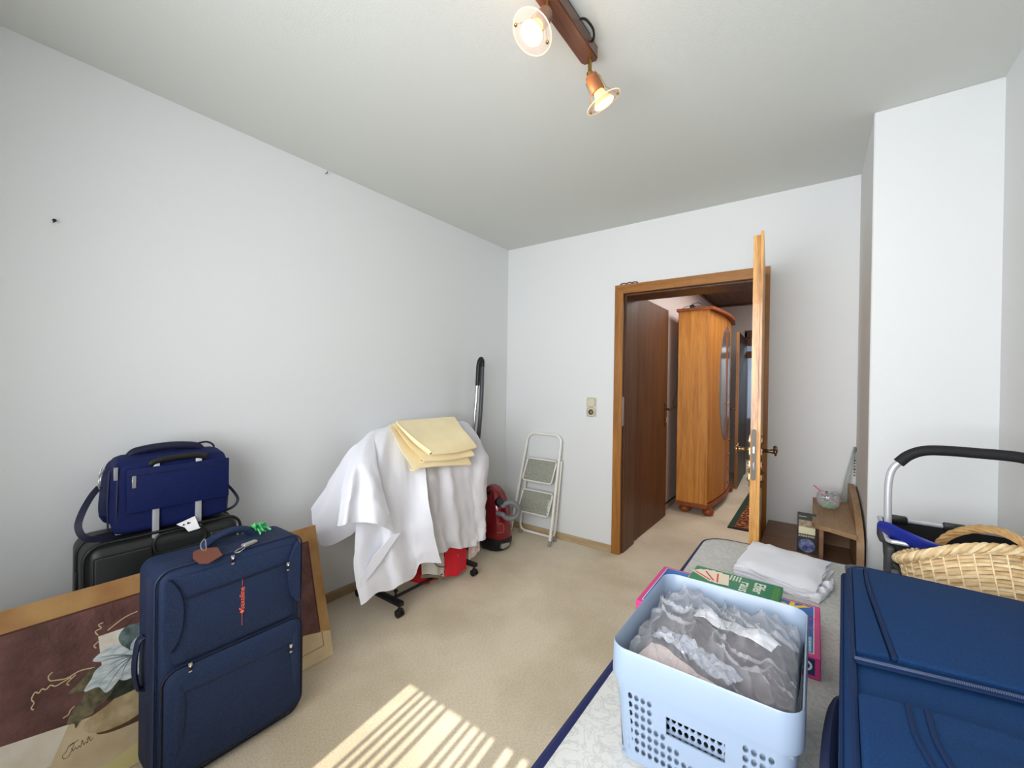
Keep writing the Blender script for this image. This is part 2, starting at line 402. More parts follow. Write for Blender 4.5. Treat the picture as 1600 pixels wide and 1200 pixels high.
def lever(side, parent, LMx, zc=1.0, xc=0.795, m1=BRONZE, y0=None):
    y0 = (0.041 if side > 0 else 0.0) if y0 is None else y0
    pr_ = []
    for k in range(25):
        t = k/24; z = zc-0.17+0.24*t
        pr_.append((0.016+0.006*abs(math.sin(t*PI*4)), z))
    b = NB(); pts = [LMx @ Vector((xc-w_, y0, z)) for w_, z in pr_] + [LMx @ Vector((xc+w_, y0, z)) for w_, z in reversed(pr_)]
    prism(b, pts, LMx.to_3x3() @ Vector((0, side*0.006, 0)))
    for z in (zc-0.14, zc-0.10, zc-0.06, zc+0.04): lathe(b, [(0.009, 0), (0.008, 0.005), (0.002, 0.008)], LMx @ Vector((xc, y0+side*0.006, z)), LMx.to_3x3() @ Vector((0, side, 0)), 10)
    obj('handle_plate', b, m1, parent)
    b = NB(); ax = LMx.to_3x3() @ Vector((0, side, 0))
    lathe(b, [(0.011, 0), (0.012, 0.008), (0.007, 0.012), (0.010, 0.020), (0.007, 0.027), (0.009, 0.036), (0.011, 0.044), (0.008, 0.055)], LMx @ Vector((xc, y0+side*0.004, zc)), ax, 14)
    c0 = Vector((xc, y0+side*0.058, zc))
    tube(b, [LMx @ p for p in cr([c0+Vector((0.018, 0, -0.018)), c0+Vector((0.016, 0, 0.004)), c0, c0+Vector((-0.03, 0, 0.004)), c0+Vector((-0.07, 0, -0.004)), c0+Vector((-0.105, 0, 0.006))], 5)],
         [0.0035+0.006*min(1, i/6) for i in range(26)], 10)
    obj('lever_handle', b, m1, parent)
lever(-1, leaf, LM); lever(1, leaf, LM, m1=BRONZED)
b = NB()
for z in (0.25, 1.75): cyl(b, (1.99, -0.024, z), (1.99, -0.024, z+0.08), 0.008, n=12)
obj('hinge', b, BRONZE, leaf)

# ---- hall shell
b = NB(); box(b, 0.9, HX0, 0.25, 3.9, 0, H+0.02); struct('wall_hall_left', b, HALLW, smooth=False)
b = NB(); box(b, HX0, 1.46, 3.9, 4.0, 0, H); box(b, 1.46, 2.5, 3.9, 4.0, 2.08, H); struct('wall_hall_end', b, HALLW, smooth=False)
b = NB(); box(b, 2.42, 2.5, 0.25, 6.6, 0, H); struct('wall_hall_right', b, HALLW, smooth=False)
b = NB(); box(b, HX0, 2.42, 0.25, 3.9, H-0.004, H+0.06); struct('ceiling_hall', b, HCEIL, smooth=False)
b = NB(); box(b, HX0, HX0+0.03, 0.26, 3.9, H-0.03, H-0.005, 0.003, 1); box(b, HX0+0.03, 2.42, 3.87, 3.9, H-0.03, H-0.005, 0.003, 1)
struct('trim_1', b, wood('hall_ceiling_moulding', (110, 74, 48), (78, 48, 30), 1.0, 0.5, 'Y'))
b = NB(); box(b, HX0, HX0+0.012, 1.18, 3.9, 0, 0.06, 0.002, 1); struct('baseboard_hall', b, mat('grey_white_baseboard', (176, 168, 158), 0.7))
b = NB(); box(b, HX0, HX0+0.014, 1.18, 3.9, 0.06, 0.068); struct('trim_2', b, BLACK)
b = NB(); box(b, 1.0, 2.5, 4.0, 6.6, H, H+0.1); struct('ceiling_far_room', b, CEIL, smooth=False)
b = NB(); box(b, 1.0, 2.5, 6.5, 6.6, 0, H); box(b, 0.9, 1.0, 4.0, 6.6, 0, H); struct('wall_far_room', b, mat('pale_blue_grey_wall', (176, 190, 206), 0.8), smooth=False)
# far doorway frame and leaves
d3 = struct('door_3', box(NB(), 1.44, 1.47, 3.86, 4.02, 0, 2.08, 0.003, 1), JAMB, smooth=False)
b = NB(); box(b, 1.44, 2.4, 3.86, 4.02, 2.0, 2.10, 0.003, 1); obj('head_jamb', b, OAKD, d3, smooth=False)
b = NB(); box(b, 1.47, 2.4, 3.90, 3.94, 1.88, 2.0); obj('transom_rail', b, OAKD, d3, smooth=False)
b = NB(); box(b, 1.47, 2.4, 3.91, 3.92, 1.70, 1.80); obj('transom_rail', b, OAKD, d3, smooth=False)
LM3 = Matrix.Translation((1.465, 3.86, 0)) @ Matrix.Rotation(math.atan2(-1.02, 0.045), 4, 'Z')
d4 = struct('door_4', box(NB(), 0, 1.02, -0.035, 0.0, 0.01, 1.97, 0.002, 1, LM3), wood('very_dark_leaf', (40, 26, 18), (26, 16, 12), 1, 0.5), smooth=False)
b = NB(); box(b, 1.0201, 1.024, -0.035, 0.0, 0.01, 1.97, 0, 1, LM3); obj('leaf_edge', b, OAKF, d4, smooth=False)
b = NB(); cyl(b, LM3 @ Vector((0.96, -0.035, 1.0)), LM3 @ Vector((0.96, -0.09, 1.0)), 0.009, n=10); lathe(b, [(0.006, 0), (0.018, 0.01), (0.012, 0.03)], LM3 @ Vector((0.96, -0.085, 1.0)), LM3.to_3x3() @ Vector((0, -1, 0)), 12); obj('door_knob', b, BRONZE, d4)

# hall side door: dark oak leaf along the left-hand wall
LM5 = Matrix.Translation((1.062, 0.295, 0)) @ Matrix.Rotation(PI/2-0.012, 4, 'Z')
d5 = struct('door_5', box(NB(), 0, 0.875, -0.034, 0.006, 0.008, 2.03, 0.002, 1, LM5), OAKD, smooth=False)
lever(-1, d5, LM5, zc=1.06, xc=0.81, m1=BRONZED, y0=-0.034)
b = NB(); box(b, 0.862, 0.880, -0.036, -0.02, 0.93, 0.975, 0.002, 1, LM5); obj('lock_case', b, mat('cream_lock_case', (222, 212, 188), 0.6), d5)

# ============================================================ BED
bed = thing('bed', 'single bed with a white patterned mattress edged in navy piping', 'bed', (2.39, -1.88, 0))
def plan(x0, x1, y0, y1, r):
    return [(p[0], p[1]) for p in rrect(x1-x0, y1-y0, r, 8, (x0+x1)/2, (y0+y1)/2)]
def slab(outline, prof):
    """outline scaled inwards per profile (inset, z)"""
    b = NB(); cx = sum(p[0] for p in outline)/len(outline); cy = sum(p[1] for p in outline)/len(outline)
    xs = [p[0] for p in outline]; ys = [p[1] for p in outline]; hw = (max(xs)-min(xs))/2; hh = (max(ys)-min(ys))/2
    rings = []
    for ins, z in prof:
        rings.append([b.verts.new((cx+(x-cx)*(1-ins/hw), cy+(y-cy)*(1-ins/hh), z)) for x, y in outline])
    n = len(outline)
    for A, B in zip(rings, rings[1:]):
        for k in range(n): b.faces.new((A[k], A[(k+1) % n], B[(k+1) % n], B[k]))
    b.faces.new(rings[0][::-1]); b.faces.new(rings[-1]); return b
def ticking():
    m = mat('white_patterned_ticking', (228, 226, 220), 0.8, spec=0.3)
    nt = m.node_tree; b = nt.nodes['Principled BSDF']; L = nt.links
    tc = nt.nodes.new('ShaderNodeTexCoord'); n = nt.nodes.new('ShaderNodeTexNoise'); n.inputs['Scale'].default_value = 22; n.inputs['Detail'].default_value = 7; n.inputs['Distortion'].default_value = 2.2
    L.new(tc.outputs['Object'], n.inputs['Vector'])
    r = nt.nodes.new('ShaderNodeValToRGB'); e = r.color_ramp.elements
    e[0].position = 0.44; e[0].color = s2l((202, 203, 200)); e[1].position = 0.56; e[1].color = s2l((202, 203, 200))
    k = r.color_ramp.elements.new(0.5); k.color = s2l((182, 184, 183))
    L.new(n.outputs['Fac'], r.inputs[0]); L.new(r.outputs[0], b.inputs['Base Color'])
    bp = nt.nodes.new('ShaderNodeBump'); bp.inputs['Strength'].default_value = 0.25; bp.inputs['Distance'].default_value = 0.003
    L.new(n.outputs['Fac'], bp.inputs['Height']); L.new(bp.outputs[0], b.inputs['Normal']); return m
ol = plan(1.872, 2.848, -2.93, -0.872, 0.10)
obj('mattress', slab(ol, [(0.01, 0.385), (0.0, 0.40), (0.0, 0.56), (0.008, 0.574), (0.025, 0.58)]), ticking(), bed)
b = NB(); tube(b, [(x+(0.004 if x < 2 else -0.002), y, 0.571 if y < -1.1 else 0.566) for x, y in ol], [0.013 if y < -1.1 else 0.009 for x, y in ol], 8, True); obj('piping', b, mat('navy_blue_piping', (22, 32, 80), 0.6), bed, label='navy blue piping around the mattress edge')
ol2 = plan(1.89, 2.84, -2.91, -0.885, 0.05)
obj('bed_base', slab(ol2, [(0.0, 0.12), (0.0, 0.37), (0.006, 0.384)]), mat('navy_base_fabric', (32, 40, 84), 0.8), bed)
for sx in (1.95, 2.79):
    for sy in (-2.84, -0.95):
        b = NB(); cyl(b, (sx, sy, 0), (sx, sy, 0.12), 0.022, 0.028, 14); obj('leg', b, BLACK, bed)

# ============================================================ LARGE NAVY SUITCASE (foreground left)
def on_front(F, outline, r, n=6): return tube(NB(), [F(*p) for p in outline], r, n, True)
s1 = thing('upright_suitcase', 'large navy fabric suitcase standing upright with orange lettering and a brown tag', 'suitcase', (0.575, -2.44, 0), 0)
X1 = 0.677
def F1(y, z, o=0.0): return Vector((X1+o, y, z))
y0, y1, z0, z1 = -2.672, -2.222, 0.012, 0.700
b = NB(); box(b, 0.468, X1, y0, y1, z0, z1, 0.040, 6)
obj('body', b, NAVY1, s1)
cy, cz = (y0+y1)/2, (z0+z1)/2
def RR(w, h, r, cyy, czz, k=6): return [(cyy+p[0], czz+p[1]) for p in rrect(w, h, r, k)]
b = NB()
for xo, dd in ((X1-0.012, 0.001), (X1-0.060, 0.0005), (X1-0.075, 0.0005), (X1-0.088, 0.0005)):
    tube(b, [(xo, y, z) for y, z in RR(y1-y0+2*dd-0.001, z1-z0+2*dd-0.001, 0.046, cy, cz)], 0.0032 if xo > X1-0.02 else 0.0022, 6, True)
obj('piping', b, NAVYP, s1)
def pillow(yc, zc, w, h, r, d0, d1, base, ext=1.0):
    """soft padded panel on the front face"""
    b = NB(); rings = []
    for ins, dx in ((0, 0), (0.002, d0*0.7), (0.010, d0), (0.03, d1), (min(w, h)*0.45, d1*1.15)):
        q = rrect(max(w-2*ins, 0.004), max(h-2*ins, 0.004), max(min(r-ins*0.6, (min(w, h)-2*ins)/2*0.98), 0.001), 6)
        rings.append([b.verts.new((base+dx, yc+p[0], zc+p[1])) for p in q])
    n = len(rings[0])
    for A, B in zip(rings, rings[1:]):
        for k in range(n): b.faces.new((A[k], A[(k+1) % n], B[(k+1) % n], B[k]))
    b.faces.new(rings[-1]); return b
obj('upper_pocket', pillow(-2.447, 0.535, 0.375, 0.275, 0.02, 0.008, 0.012, X1), NAVY1, s1)
obj('lower_pocket', pillow(-2.444, 0.215, 0.425, 0.345, 0.04, 0.020, 0.026, X1), NAVY1, s1)
for yy, sg in ((-2.632, 1), (-2.262, -1)):
    b = NB(); o = cr([(yy+sg*-0.018, 0.675, 0), (yy-sg*0.020, 0.57, 0), (yy-sg*0.018, 0.455, 0), (yy+sg*0.012, 0.485, 0), (yy+sg*0.024, 0.56, 0), (yy+sg*0.014, 0.63, 0)], 5, True)
    prism(b, [(X1+0.004, p.x, p.y) for p in o], (0.016, 0, 0)); bmesh.ops.bevel(b, geom=[e for e in b.edges if len(e.link_faces) == 2 and e.calc_face_angle(0) > 1], offset=0.007, segments=3, affect='EDGES')
    obj('side_pad', b, NAVY1, s1)
for yy, sg in ((-2.628, 1), (-2.252, -1)):
    b = NB(); tube(b, cr([(X1+0.016, yy, 0.365), (X1+0.018, yy+sg*0.010, 0.30), (X1+0.018, yy+sg*0.006, 0.18), (X1+0.014, yy, 0.075)], 6), [0.006+0.011*math.sin(PI*min(1, max(0, i/18))) for i in range(19)], 8, r2=[0.008+0.012*math.sin(PI*i/18) for i in range(19)])
    obj('side_pad', b, NAVY1, s1)
b = NB()
tube(b, cr([(X1+0.014, -2.628, 0.603), (X1+0.015, -2.45, 0.607), (X1+0.014, -2.268, 0.613)], 5), 0.0035, 6)
tube(b, [(X1+0.0265, p[0], p[1]) for p in [(-2.612, 0.313), (-2.44, 0.307), (-2.262, 0.304)]], 0.003, 6)
tube(b, [(X1+0.010, p[0], p[1]) for p in RR(0.432, 0.352, 0.043, -2.444, 0.215)], 0.0035, 6, True)
obj('zipper', b, mat('dark_zipper', (18, 24, 44), 0.5), s1)
for yy, zz, o in ((-2.590, 0.392, 0.02), (-2.280, 0.30, 0.03), (-2.288, 0.608, 0.018), (-2.468, 0.690, 0.006)):
    b = NB(); tube(b, [Vector((X1+o, yy, zz)), Vector((X1+o+0.004, yy, zz-0.008))], 0.0022, 6)
    box(b, X1+o, X1+o+0.003, yy-0.005, yy+0.005, zz-0.007, zz+0.004, 0.0005, 1); zp = obj('zipper_pull', b, SILV, s1)
    b = NB(); box(b, X1+o-0.001, X1+o+0.0022, yy-0.005, yy+0.005, zz-0.03, zz-0.007, 0.0005, 1); pb = obj('pull_tab', b, BLACK, zp)
    b = NB(); box(b, X1+o, X1+o+0.003, yy-0.0045, yy+0.0045, zz-0.027, zz-0.021, 0.0005, 1); obj('pull_tip', b, SILV, zp)
ORANGE = mat('orange_print', (246, 112, 74), 0.6)
b = NB(); box(b, X1+0.0140, X1+0.0146, -2.4411, -2.4401, 0.445, 0.486); box(b, X1+0.0140, X1+0.0146, -2.4411, -2.4401, 0.582, 0.604)
merge(b, text_bm('Saxoline', 0.0235, basis((X1+0.0146, -2.4405, 0.538), (0, 0, 1), (0, -1, 0)), 0.0003, 0.0001))
merge(b, prism(NB(), [(X1+0.0138, -2.4405+a, 0.4925+c) for a, c in ((0, 0.007), (0.007, 0), (0, -0.007), (-0.007, 0))], (0.0012, 0, 0)))
obj('lettering', b, ORANGE, s1, smooth=False, label='orange lettering running up the front panel')
b = NB(); P = cr([(0.55, -2.515, 0.698), (0.548, -2.495, 0.716), (0.542, -2.45, 0.731), (0.535, -2.40, 0.732), (0.53, -2.36, 0.718), (0.528, -2.335, 0.698)], 6)
tube(b, P, 0.013, 12, r2=0.017); obj('carry_handle', b, NAVY1, s1)
b = NB(); P = cr([(0.56, y0-0.001, 0.47), (0.56, y0-0.016, 0.455), (0.56, y0-0.024, 0.38), (0.56, y0-0.016, 0.315), (0.56, y0-0.001, 0.30)], 6)
tube(b, P, 0.017, 10, r2=0.007, up=(1, 0, 0)); obj('side_handle', b, NAVYP, s1)
b = NB(); tube(b, [(0.49, y1-0.012, 0.05), (0.49, y1-0.012, 0.03)], 0.01, 8)
for yy in (y0+0.05, y1-0.05):
    w_ = NB(); cyl(w_, (0.485, yy-0.012, 0.024), (0.485, yy+0.012, 0.024), 0.024, n=16); obj('wheel', w_, BLACK, s1)
    w_ = NB(); cyl(w_, (0.63, yy, 0.0), (0.63, yy, 0.02), 0.012, 0.014, 12); obj('foot', w_, BLACK, s1)
b.free()
tg = NB(); prism(tg, [(0.650, -2.572, 0.706), (0.690, -2.566, 0.700), (0.700, -2.545, 0.696), (0.684, -2.500, 0.704), (0.628, -2.495, 0.714), (0.602, -2.535, 0.717), (0.612, -2.560, 0.715)], (0.001, 0.0, 0.003))
tag_o = finish(obj('luggage_tag', tg, mat('brown_leather', (108, 60, 42), 0.45)), 'brown leather luggage tag on top of the large navy suitcase', 'luggage tag')
b = NB(); tube(b, cr([(0.625, -2.528, 0.716), (0.60, -2.520, 0.724), (0.565, -2.512, 0.735), (0.578, -2.528, 0.727), (0.612, -2.536, 0.718)], 5, True), 0.0016, 6, True); obj('buckle_strap', b, SILV, tag_o)
lk = lone('combination_lock', box(NB(), -0.010, 0.010, -0.026, 0.026, 0, 0.011, 0.004, 3, basis((0.655, -2.405, 0.704), (1, 0.25, 0), (-0.25, 1, 0))), SILV, 'silver combination padlock on the zipper of the large navy suitcase', 'padlock')
b = NB(); tube(b, cr([(0.668, -2.425, 0.708), (0.674, -2.45, 0.706), (0.683, -2.462, 0.702), (0.690, -2.45, 0.703), (0.680, -2.43, 0.707)], 5), 0.002, 6); obj('shackle', b, CHROME, lk)
b = NB()
for k in range(34):
    a = random.uniform(0, 2*PI); e = random.uniform(0.1, 1.2); l = random.uniform(0.025, 0.048)
    c = Vector((0.545, -2.335, 0.712)); dv = Vector((math.cos(a)*math.cos(e), math.sin(a)*math.cos(e), math.sin(e)*0.8))
    strap(b, cr([c, c+dv*l*0.5+Vector((0, 0, 0.01)), c+dv*l+Vector((random.uniform(-.01, .01), random.uniform(-.01, .01), -0.006))], 3), 0.008, 0.0008, (0.3, 0.2, 1))
lone('ribbon_bow', b, mat('green_ribbon', (130, 232, 130), 0.5, var=60, col2=(10, 150, 110)), 'bright green ribbon tied to the top handle of the large navy suitcase', 'ribbon')

# ============================================================ BLACK HARD SHELL SUITCASE
s2 = thing('hard_shell_suitcase', 'black hard shell suitcase against the left wall with extended silver handle', 'suitcase', (0.15, -2.52, 0))
b = NB(); box(b, 0.022, 0.272, -2.768, -2.285, 0.03, 0.708, 0.05, 6); obj('shell', b, BLACKH, s2)
def RX(x, w, h, r, yc, zc, k=6): return [(x, yc+p[0], zc+p[1]) for p in rrect(w, h, r, k)]
b = NB(); tube(b, RX(0.262, 0.485, 0.68, 0.052, -2.5265, 0.369), 0.006, 8, True); tube(b, RX(0.15, 0.487, 0.682, 0.052, -2.5265, 0.369), 0.005, 8, True); obj('shell_rim', b, BLACK, s2)
b = NB(); box(b, 0.268, 0.279, -2.745, -2.585, 0.38, 0.665, 0.008, 3); obj('front_panel', b, BLACKH, s2)
b = NB(); box(b, 0.268, 0.279, -2.40, -2.31, 0.38, 0.665, 0.008, 3); obj('front_panel', b, BLACKH, s2)
b = NB(); tube(b, [(0.276, -2.5+p[0], 0.665+p[1]) for p in rrect(0.165, 0.075, 0.03)], 0.004, 6, True); obj('handle_recess_rim', b, BLACK, s2)
for yy in (-2.573, -2.437):
    b = NB(); box(b, 0.252, 0.262, yy-0.0105, yy+0.0105, 0.66, 0.975, 0.003, 2); obj('handle_tube', b, ALU, s2)
b = NB(); tube(b, cr([(0.257, -2.592, 0.968), (0.257, -2.575, 0.980), (0.257, -2.52, 0.986), (0.257, -2.46, 0.987), (0.257, -2.432, 0.982), (0.257, -2.412, 0.976)], 5), 0.012, 10, r2=0.009); obj('handle_grip', b, BLACK, s2)
b = NB(); box(b, 0.14, 0.165, -2.775, -2.765, 0.44, 0.60, 0.004, 2); obj('side_handle', b, BLACK, s2)
for yy in (-2.72, -2.33):
    for xx in (0.07, 0.22):
        b = NB(); cyl(b, (xx, yy-0.014, 0.021), (xx, yy+0.014, 0.021), 0.021, n=14); box(b, xx-0.01, xx+0.01, yy-0.008, yy+0.008, 0.02, 0.04); obj('wheel', b, BLACK, s2)
b = NB(); sheet(b, [[(0.262, -2.51, 0.722), (0.262, -2.45, 0.740)], [(0.275, -2.505, 0.718), (0.275, -2.45, 0.732)], [(0.284, -2.49, 0.710), (0.286, -2.448, 0.718)], [(0.286, -2.478, 0.690), (0.288, -2.44, 0.694)]], 0.0006)
ft = lone('flight_tag', b, mat('white_paper', (238, 238, 240), 0.6), 'white paper flight tag looped at the handle of the black suitcase', 'luggage tag')
TGM = basis((0.279, -2.482, 0.7215), (0.0, 1, 0.18), (-0.5, 0, 0.6))
b = NB(); prism(b, [TGM @ Vector(p) for p in ((-0.016, -0.004, 0.001), (-0.006, -0.004, 0.001), (-0.009, 0.004, 0.001))], TGM.to_3x3() @ Vector((0, 0, 0.0004))); obj('print', b, BLACK, ft, smooth=False)
b = NB(); prism(b, [TGM @ Vector(p) for p in ((0.0, -0.004, 0.001), (0.014, -0.004, 0.001), (0.004, 0.005, 0.001))], TGM.to_3x3() @ Vector((0, 0, 0.0004))); obj('print', b, BLACK, ft, smooth=False)

# ============================================================ NAVY SHOULDER BAG
bg = thing('shoulder_bag', 'navy fabric shoulder bag slipped over the black suitcase handle', 'bag', (0.15, -2.5, 0.712))
b = NB(); 
prof = []
for k, (xi, zi, yi) in enumerate(((0.060, 0.712, 0.03), (0.040, 0.74, 0.0), (0.035, 0.85, 0.0), (0.045, 0.95, 0.010), (0.085, 0.985, 0.022), (0.15, 1.002, 0.02), (0.205, 0.995, 0.016), (0.244, 0.965, 0.006), (0.250, 0.85, 0.0), (0.248, 0.76, 0.0), (0.225, 0.716, 0.01))): prof.append(Vector((xi, yi, zi)))
prof = cr(prof, 4, True)
rings = []
for t, ins in ((0, 0.05), (0.01, 0.022), (0.03, 0.006), (0.08, 0.0), (0.5, -0.004), (0.92, 0.0), (0.97, 0.006), (0.99, 0.022), (1, 0.05)):
    rg = []
    for p in prof:
        ya, yb = -2.700+p.y, -2.318-p.y
        c = Vector((0.14, 0, 0.855)); q = Vector((p.x, 0, p.z)); dlt = (q-c); f = 1-ins/max(dlt.length, 0.01)
        q = c+dlt*f; rg.append(b.verts.new((q.x, ya+(yb-ya)*t, q.z)))
    rings.append(rg)
n = len(prof)
for A, B in zip(rings, rings[1:]):
    for k in range(n): b.faces.new((A[k], A[(k+1) % n], B[(k+1) % n], B[k]))
b.faces.new(rings[0][::-1]); b.faces.new(rings[-1])
obj('body', b, NAVYB, bg)
b = NB(); box(b, 0.263, 0.271, -2.660, -2.332, 0.800, 0.962, 0.003, 2); box(b, 0.24, 0.268, -2.660, -2.60, 0.802, 0.960, 0.004, 2); box(b, 0.24, 0.268, -2.41, -2.333, 0.802, 0.960, 0.004, 2); obj('sleeve_pocket', b, NAVYB, bg)
b = NB(); tube(b, [(0.2718, -2.656, 0.936), (0.2718, -2.336, 0.940)], 0.0018, 6); tube(b, cr([(0.240, -2.680, 0.735), (0.250, -2.682, 0.85), (0.240, -2.678, 0.955)], 5), 0.003, 6); tube(b, cr([(0.240, -2.330, 0.735), (0.250, -2.328, 0.85), (0.240, -2.332, 0.955)], 5), 0.003, 6)
tube(b, cr([(0.175, -2.64, 0.996), (0.17, -2.5, 1.002), (0.175, -2.36, 0.996)], 5), 0.004, 6); tube(b, cr([(0.215, -2.699, 0.74), (0.218, -2.701, 0.85), (0.205, -2.694, 0.955)], 5), 0.003, 6)
obj('zipper', b, NAVYBD, bg)
b = NB(); box(b, 0.2722, 0.2745, -2.646, -2.634, 0.892, 0.937, 0.001, 1); obj('zipper_pull', b, SILV, bg)
b = NB(); box(b, 0.2502, 0.2527, -2.692, -2.680, 0.925, 0.972, 0.001, 1); obj('zipper_pull', b, SILV, bg)
b = NB(); P = cr([(0.17, -2.64, 0.997), (0.17, -2.615, 1.012), (0.17, -2.55, 1.022), (0.17, -2.48, 1.022), (0.17, -2.42, 1.012), (0.17, -2.395, 0.998)], 6); tube(b, P, [0.008+0.008*min(1, i/6, (30-i)/6) for i in range(31)], 12, r2=0.014); obj('carry_handle', b, NAVYBD, bg)
b = NB(); tube(b, cr([(0.17, -2.43, 1.02), (0.17, -2.385, 1.026), (0.17, -2.36, 1.012), (0.17, -2.355, 0.996)], 5), 0.004, 6); obj('handle_loop', b, NAVYBD, bg)
b = NB(); P = cr([(0.15, -2.712, 0.890), (0.17, -2.735, 0.865), (0.20, -2.762, 0.82), (0.22, -2.775, 0.775), (0.23, -2.760, 0.735), (0.225, -2.72, 0.7185), (0.20, -2.66, 0.716)], 6)
pstrap(b, P, 0.020, 0.003, (0.85, -0.45, 0.2)); obj('shoulder_strap', b, NAVYBD, bg)
b = NB(); P = cr([(0.16, -2.334, 0.88), (0.18, -2.315, 0.84), (0.20, -2.29, 0.80), (0.21, -2.275, 0.765), (0.21, -2.285, 0.738), (0.20, -2.31, 0.722), (0.18, -2.34, 0.716)], 6); pstrap(b, P, 0.011, 0.003, (0.85, -0.45, 0.2)); obj('shoulder_strap', b, NAVYBD, bg)
b = NB()
tube(b, [(0.158+0.012*math.cos(a), -2.712, 0.918+0.020*math.sin(a)) for a in [2*PI*k/16 for k in range(16)]], 0.0022, 6, True)
tube(b, [(0.150, -2.712, 0.935), (0.142, -2.704, 0.962)], 0.0022, 6); tube(b, [(0.165, -2.712, 0.935), (0.180, -2.704, 0.960)], 0.0022, 6); tube(b, cr([(0.138, -2.716, 0.890), (0.158, -2.716, 0.900), (0.180, -2.716, 0.888)], 4), 0.0025, 6)
obj('snap_hook', b, SILV, bg)
b = NB(); tube(b, cr([(0.225, -2.68, 0.722), (0.235, -2.655, 0.722), (0.225, -2.64, 0.722), (0.215, -2.665, 0.722)], 4, True), 0.002, 6, True); obj('adjuster', b, SILV, bg)

# ============================================================ PAINTING LEANING ON THE SUITCASE
PB = Vector((0.462, -1.958, 0.002)); VV = Vector((-0.175, 0, 0.575)).normalized(); UU = Vector((0, -1, 0)); NN = Vector((0.575, 0, 0.175)).normalized()
def PP(u, v, o=0.0): return PB + UU*u + VV*v + NN*o
pt = thing('canvas_painting', 'large painting of a white flower leaning against the black suitcase', 'painting', (0.44, -2.5, 0))
def poly(pts, o, th=0.0004): return prism(NB(), [PP(u, v, o) for u, v in pts], NN*th)
W_ = 1.14; Hh = 0.602
PAINTB = mat('painted_brown', (118, 80, 76), 0.6, var=14, col2=(88, 56, 50), bump=(70, 0.9, 0.004), detail=8)
obj('canvas', prism(NB(), [PP(u, v, -0.018) for u, v in ((0, 0), (W_, 0), (W_, Hh), (0, Hh))], NN*0.018), mat('canvas_edge', (196, 170, 130), 0.8), pt, smooth=False)
obj('painted_background', poly([(0.045, 0.06), (W_-0.05, 0.06), (W_-0.05, 0.535), (0.045, 0.535)], 0.0002), PAINTB, pt, smooth=False)
FR = mat('painted_frame_ochre', (186, 146, 92), 0.6, var=7, col2=(158, 112, 66), bump=(60, 0.3, 0.001), detail=8)
obj('painted_frame', poly([(0, 0.108), (0.046, 0.125), (0.046, 0.535), (0, 0.602)], 0.0004), FR, pt, smooth=False)
obj('painted_frame', poly([(0, 0.602), (0.046, 0.535), (W_-0.05, 0.535), (W_, 0.602)], 0.0004), FR, pt, smooth=False)
obj('painted_frame', poly([(W_-0.05, 0.0), (W_, 0.0), (W_, 0.602), (W_-0.05, 0.535)], 0.0004), FR, pt, smooth=False)
obj('painted_shadow_line', poly([(0.045, 0.13), (0.052, 0.13), (0.052, 0.53), (W_-0.05, 0.53), (W_-0.05, 0.536), (0.045, 0.536)], 0.0007), mat('painted_dark_line', (84, 46, 26), 0.6), pt, smooth=False)
CRM = mat('painted_cream', (226, 208, 172), 0.6, var=7, col2=(206, 180, 138), bump=(60, 0.4, 0.001), detail=7)
CRMW = mat('painted_white_cream', (238, 232, 220), 0.6, var=10, col2=(222, 206, 178), bump=(70, 0.5, 0.001), detail=7)
obj('painted_table', poly([(0, 0.0), (0.0, 0.108), (0.112, 0.135), (0.50, 0.165), (0.70, 0.19), (0.86, 0.21), (0.996, 0.231), (W_, 0.25), (W_, 0)], 0.0009), CRM, pt, smooth=False)
obj('painted_light', poly([(0.86, 0.21), (0.996, 0.231), (W_, 0.25), (W_, 0.10), (0.90, 0.12)], 0.0013), CRMW, pt, smooth=False)
obj('painted_corner', poly([(0.60, 0.0), (0.80, 0.0), (0.79, 0.041), (0.711, 0.062), (0.60, 0.085)], 0.0013), mat('painted_yellow', (226, 212, 150), 0.6), pt, smooth=False)
obj('painted_line', poly([(0.037, 0.055), (0.042, 0.055), (0.042, 0.118), (0.037, 0.118)], 0.0013), mat('painted_tan', (176, 140, 100), 0.6), pt, smooth=False)
obj('painted_line', poly([(0.037, 0.055), (0.45, 0.055), (0.45, 0.060), (0.037, 0.060)], 0.0013), MATS['painted_tan'], pt, smooth=False)
obj('painted_square', poly([(0.784, 0.436), (0.55, 0.432), (0.55, 0.33), (0.779, 0.34)], 0.0012), mat('painted_square_cream', (240, 236, 226), 0.6, var=25, col2=(216, 204, 180)), pt, smooth=False)
PET = mat('painted_petal', (232, 238, 238), 0.5, var=30, col2=(176, 192, 196), stretch=(1, 1, 3)); PET2 = mat('painted_petal_shadow', (120, 138, 138), 0.5, var=40, col2=(62, 80, 78))
def blob(pts, k=4): return [(p.x, p.y) for p in cr([(u, v, 0) for u, v in pts], k, True)]
def painted(name, pts, lift, m_, k=4): obj(name, poly(blob(pts, k), lift), m_, pt, smooth=False)
LEAF = mat('painted_leaf', (134, 122, 92), 0.5, var=40, col2=(66, 66, 50)); LEAFD = mat('painted_leaf_dark', (64, 70, 54), 0.5, var=40, col2=(34, 40, 34))
painted('painted_shell', [(0.828, 0.178), (0.820, 0.198), (0.775, 0.214), (0.727, 0.236), (0.66, 0.24), (0.62, 0.18), (0.706, 0.142), (0.77, 0.141), (0.812, 0.156)], 0.0016, mat('painted_shell_cream', (212, 192, 152), 0.5, var=22, col2=(170, 146, 104)))
painted('painted_shadow', [(0.80, 0.148), (0.74, 0.150), (0.66, 0.165), (0.58, 0.15), (0.66, 0.125), (0.76, 0.130)], 0.0014, mat('painted_cast_brown', (92, 72, 50), 0.6))
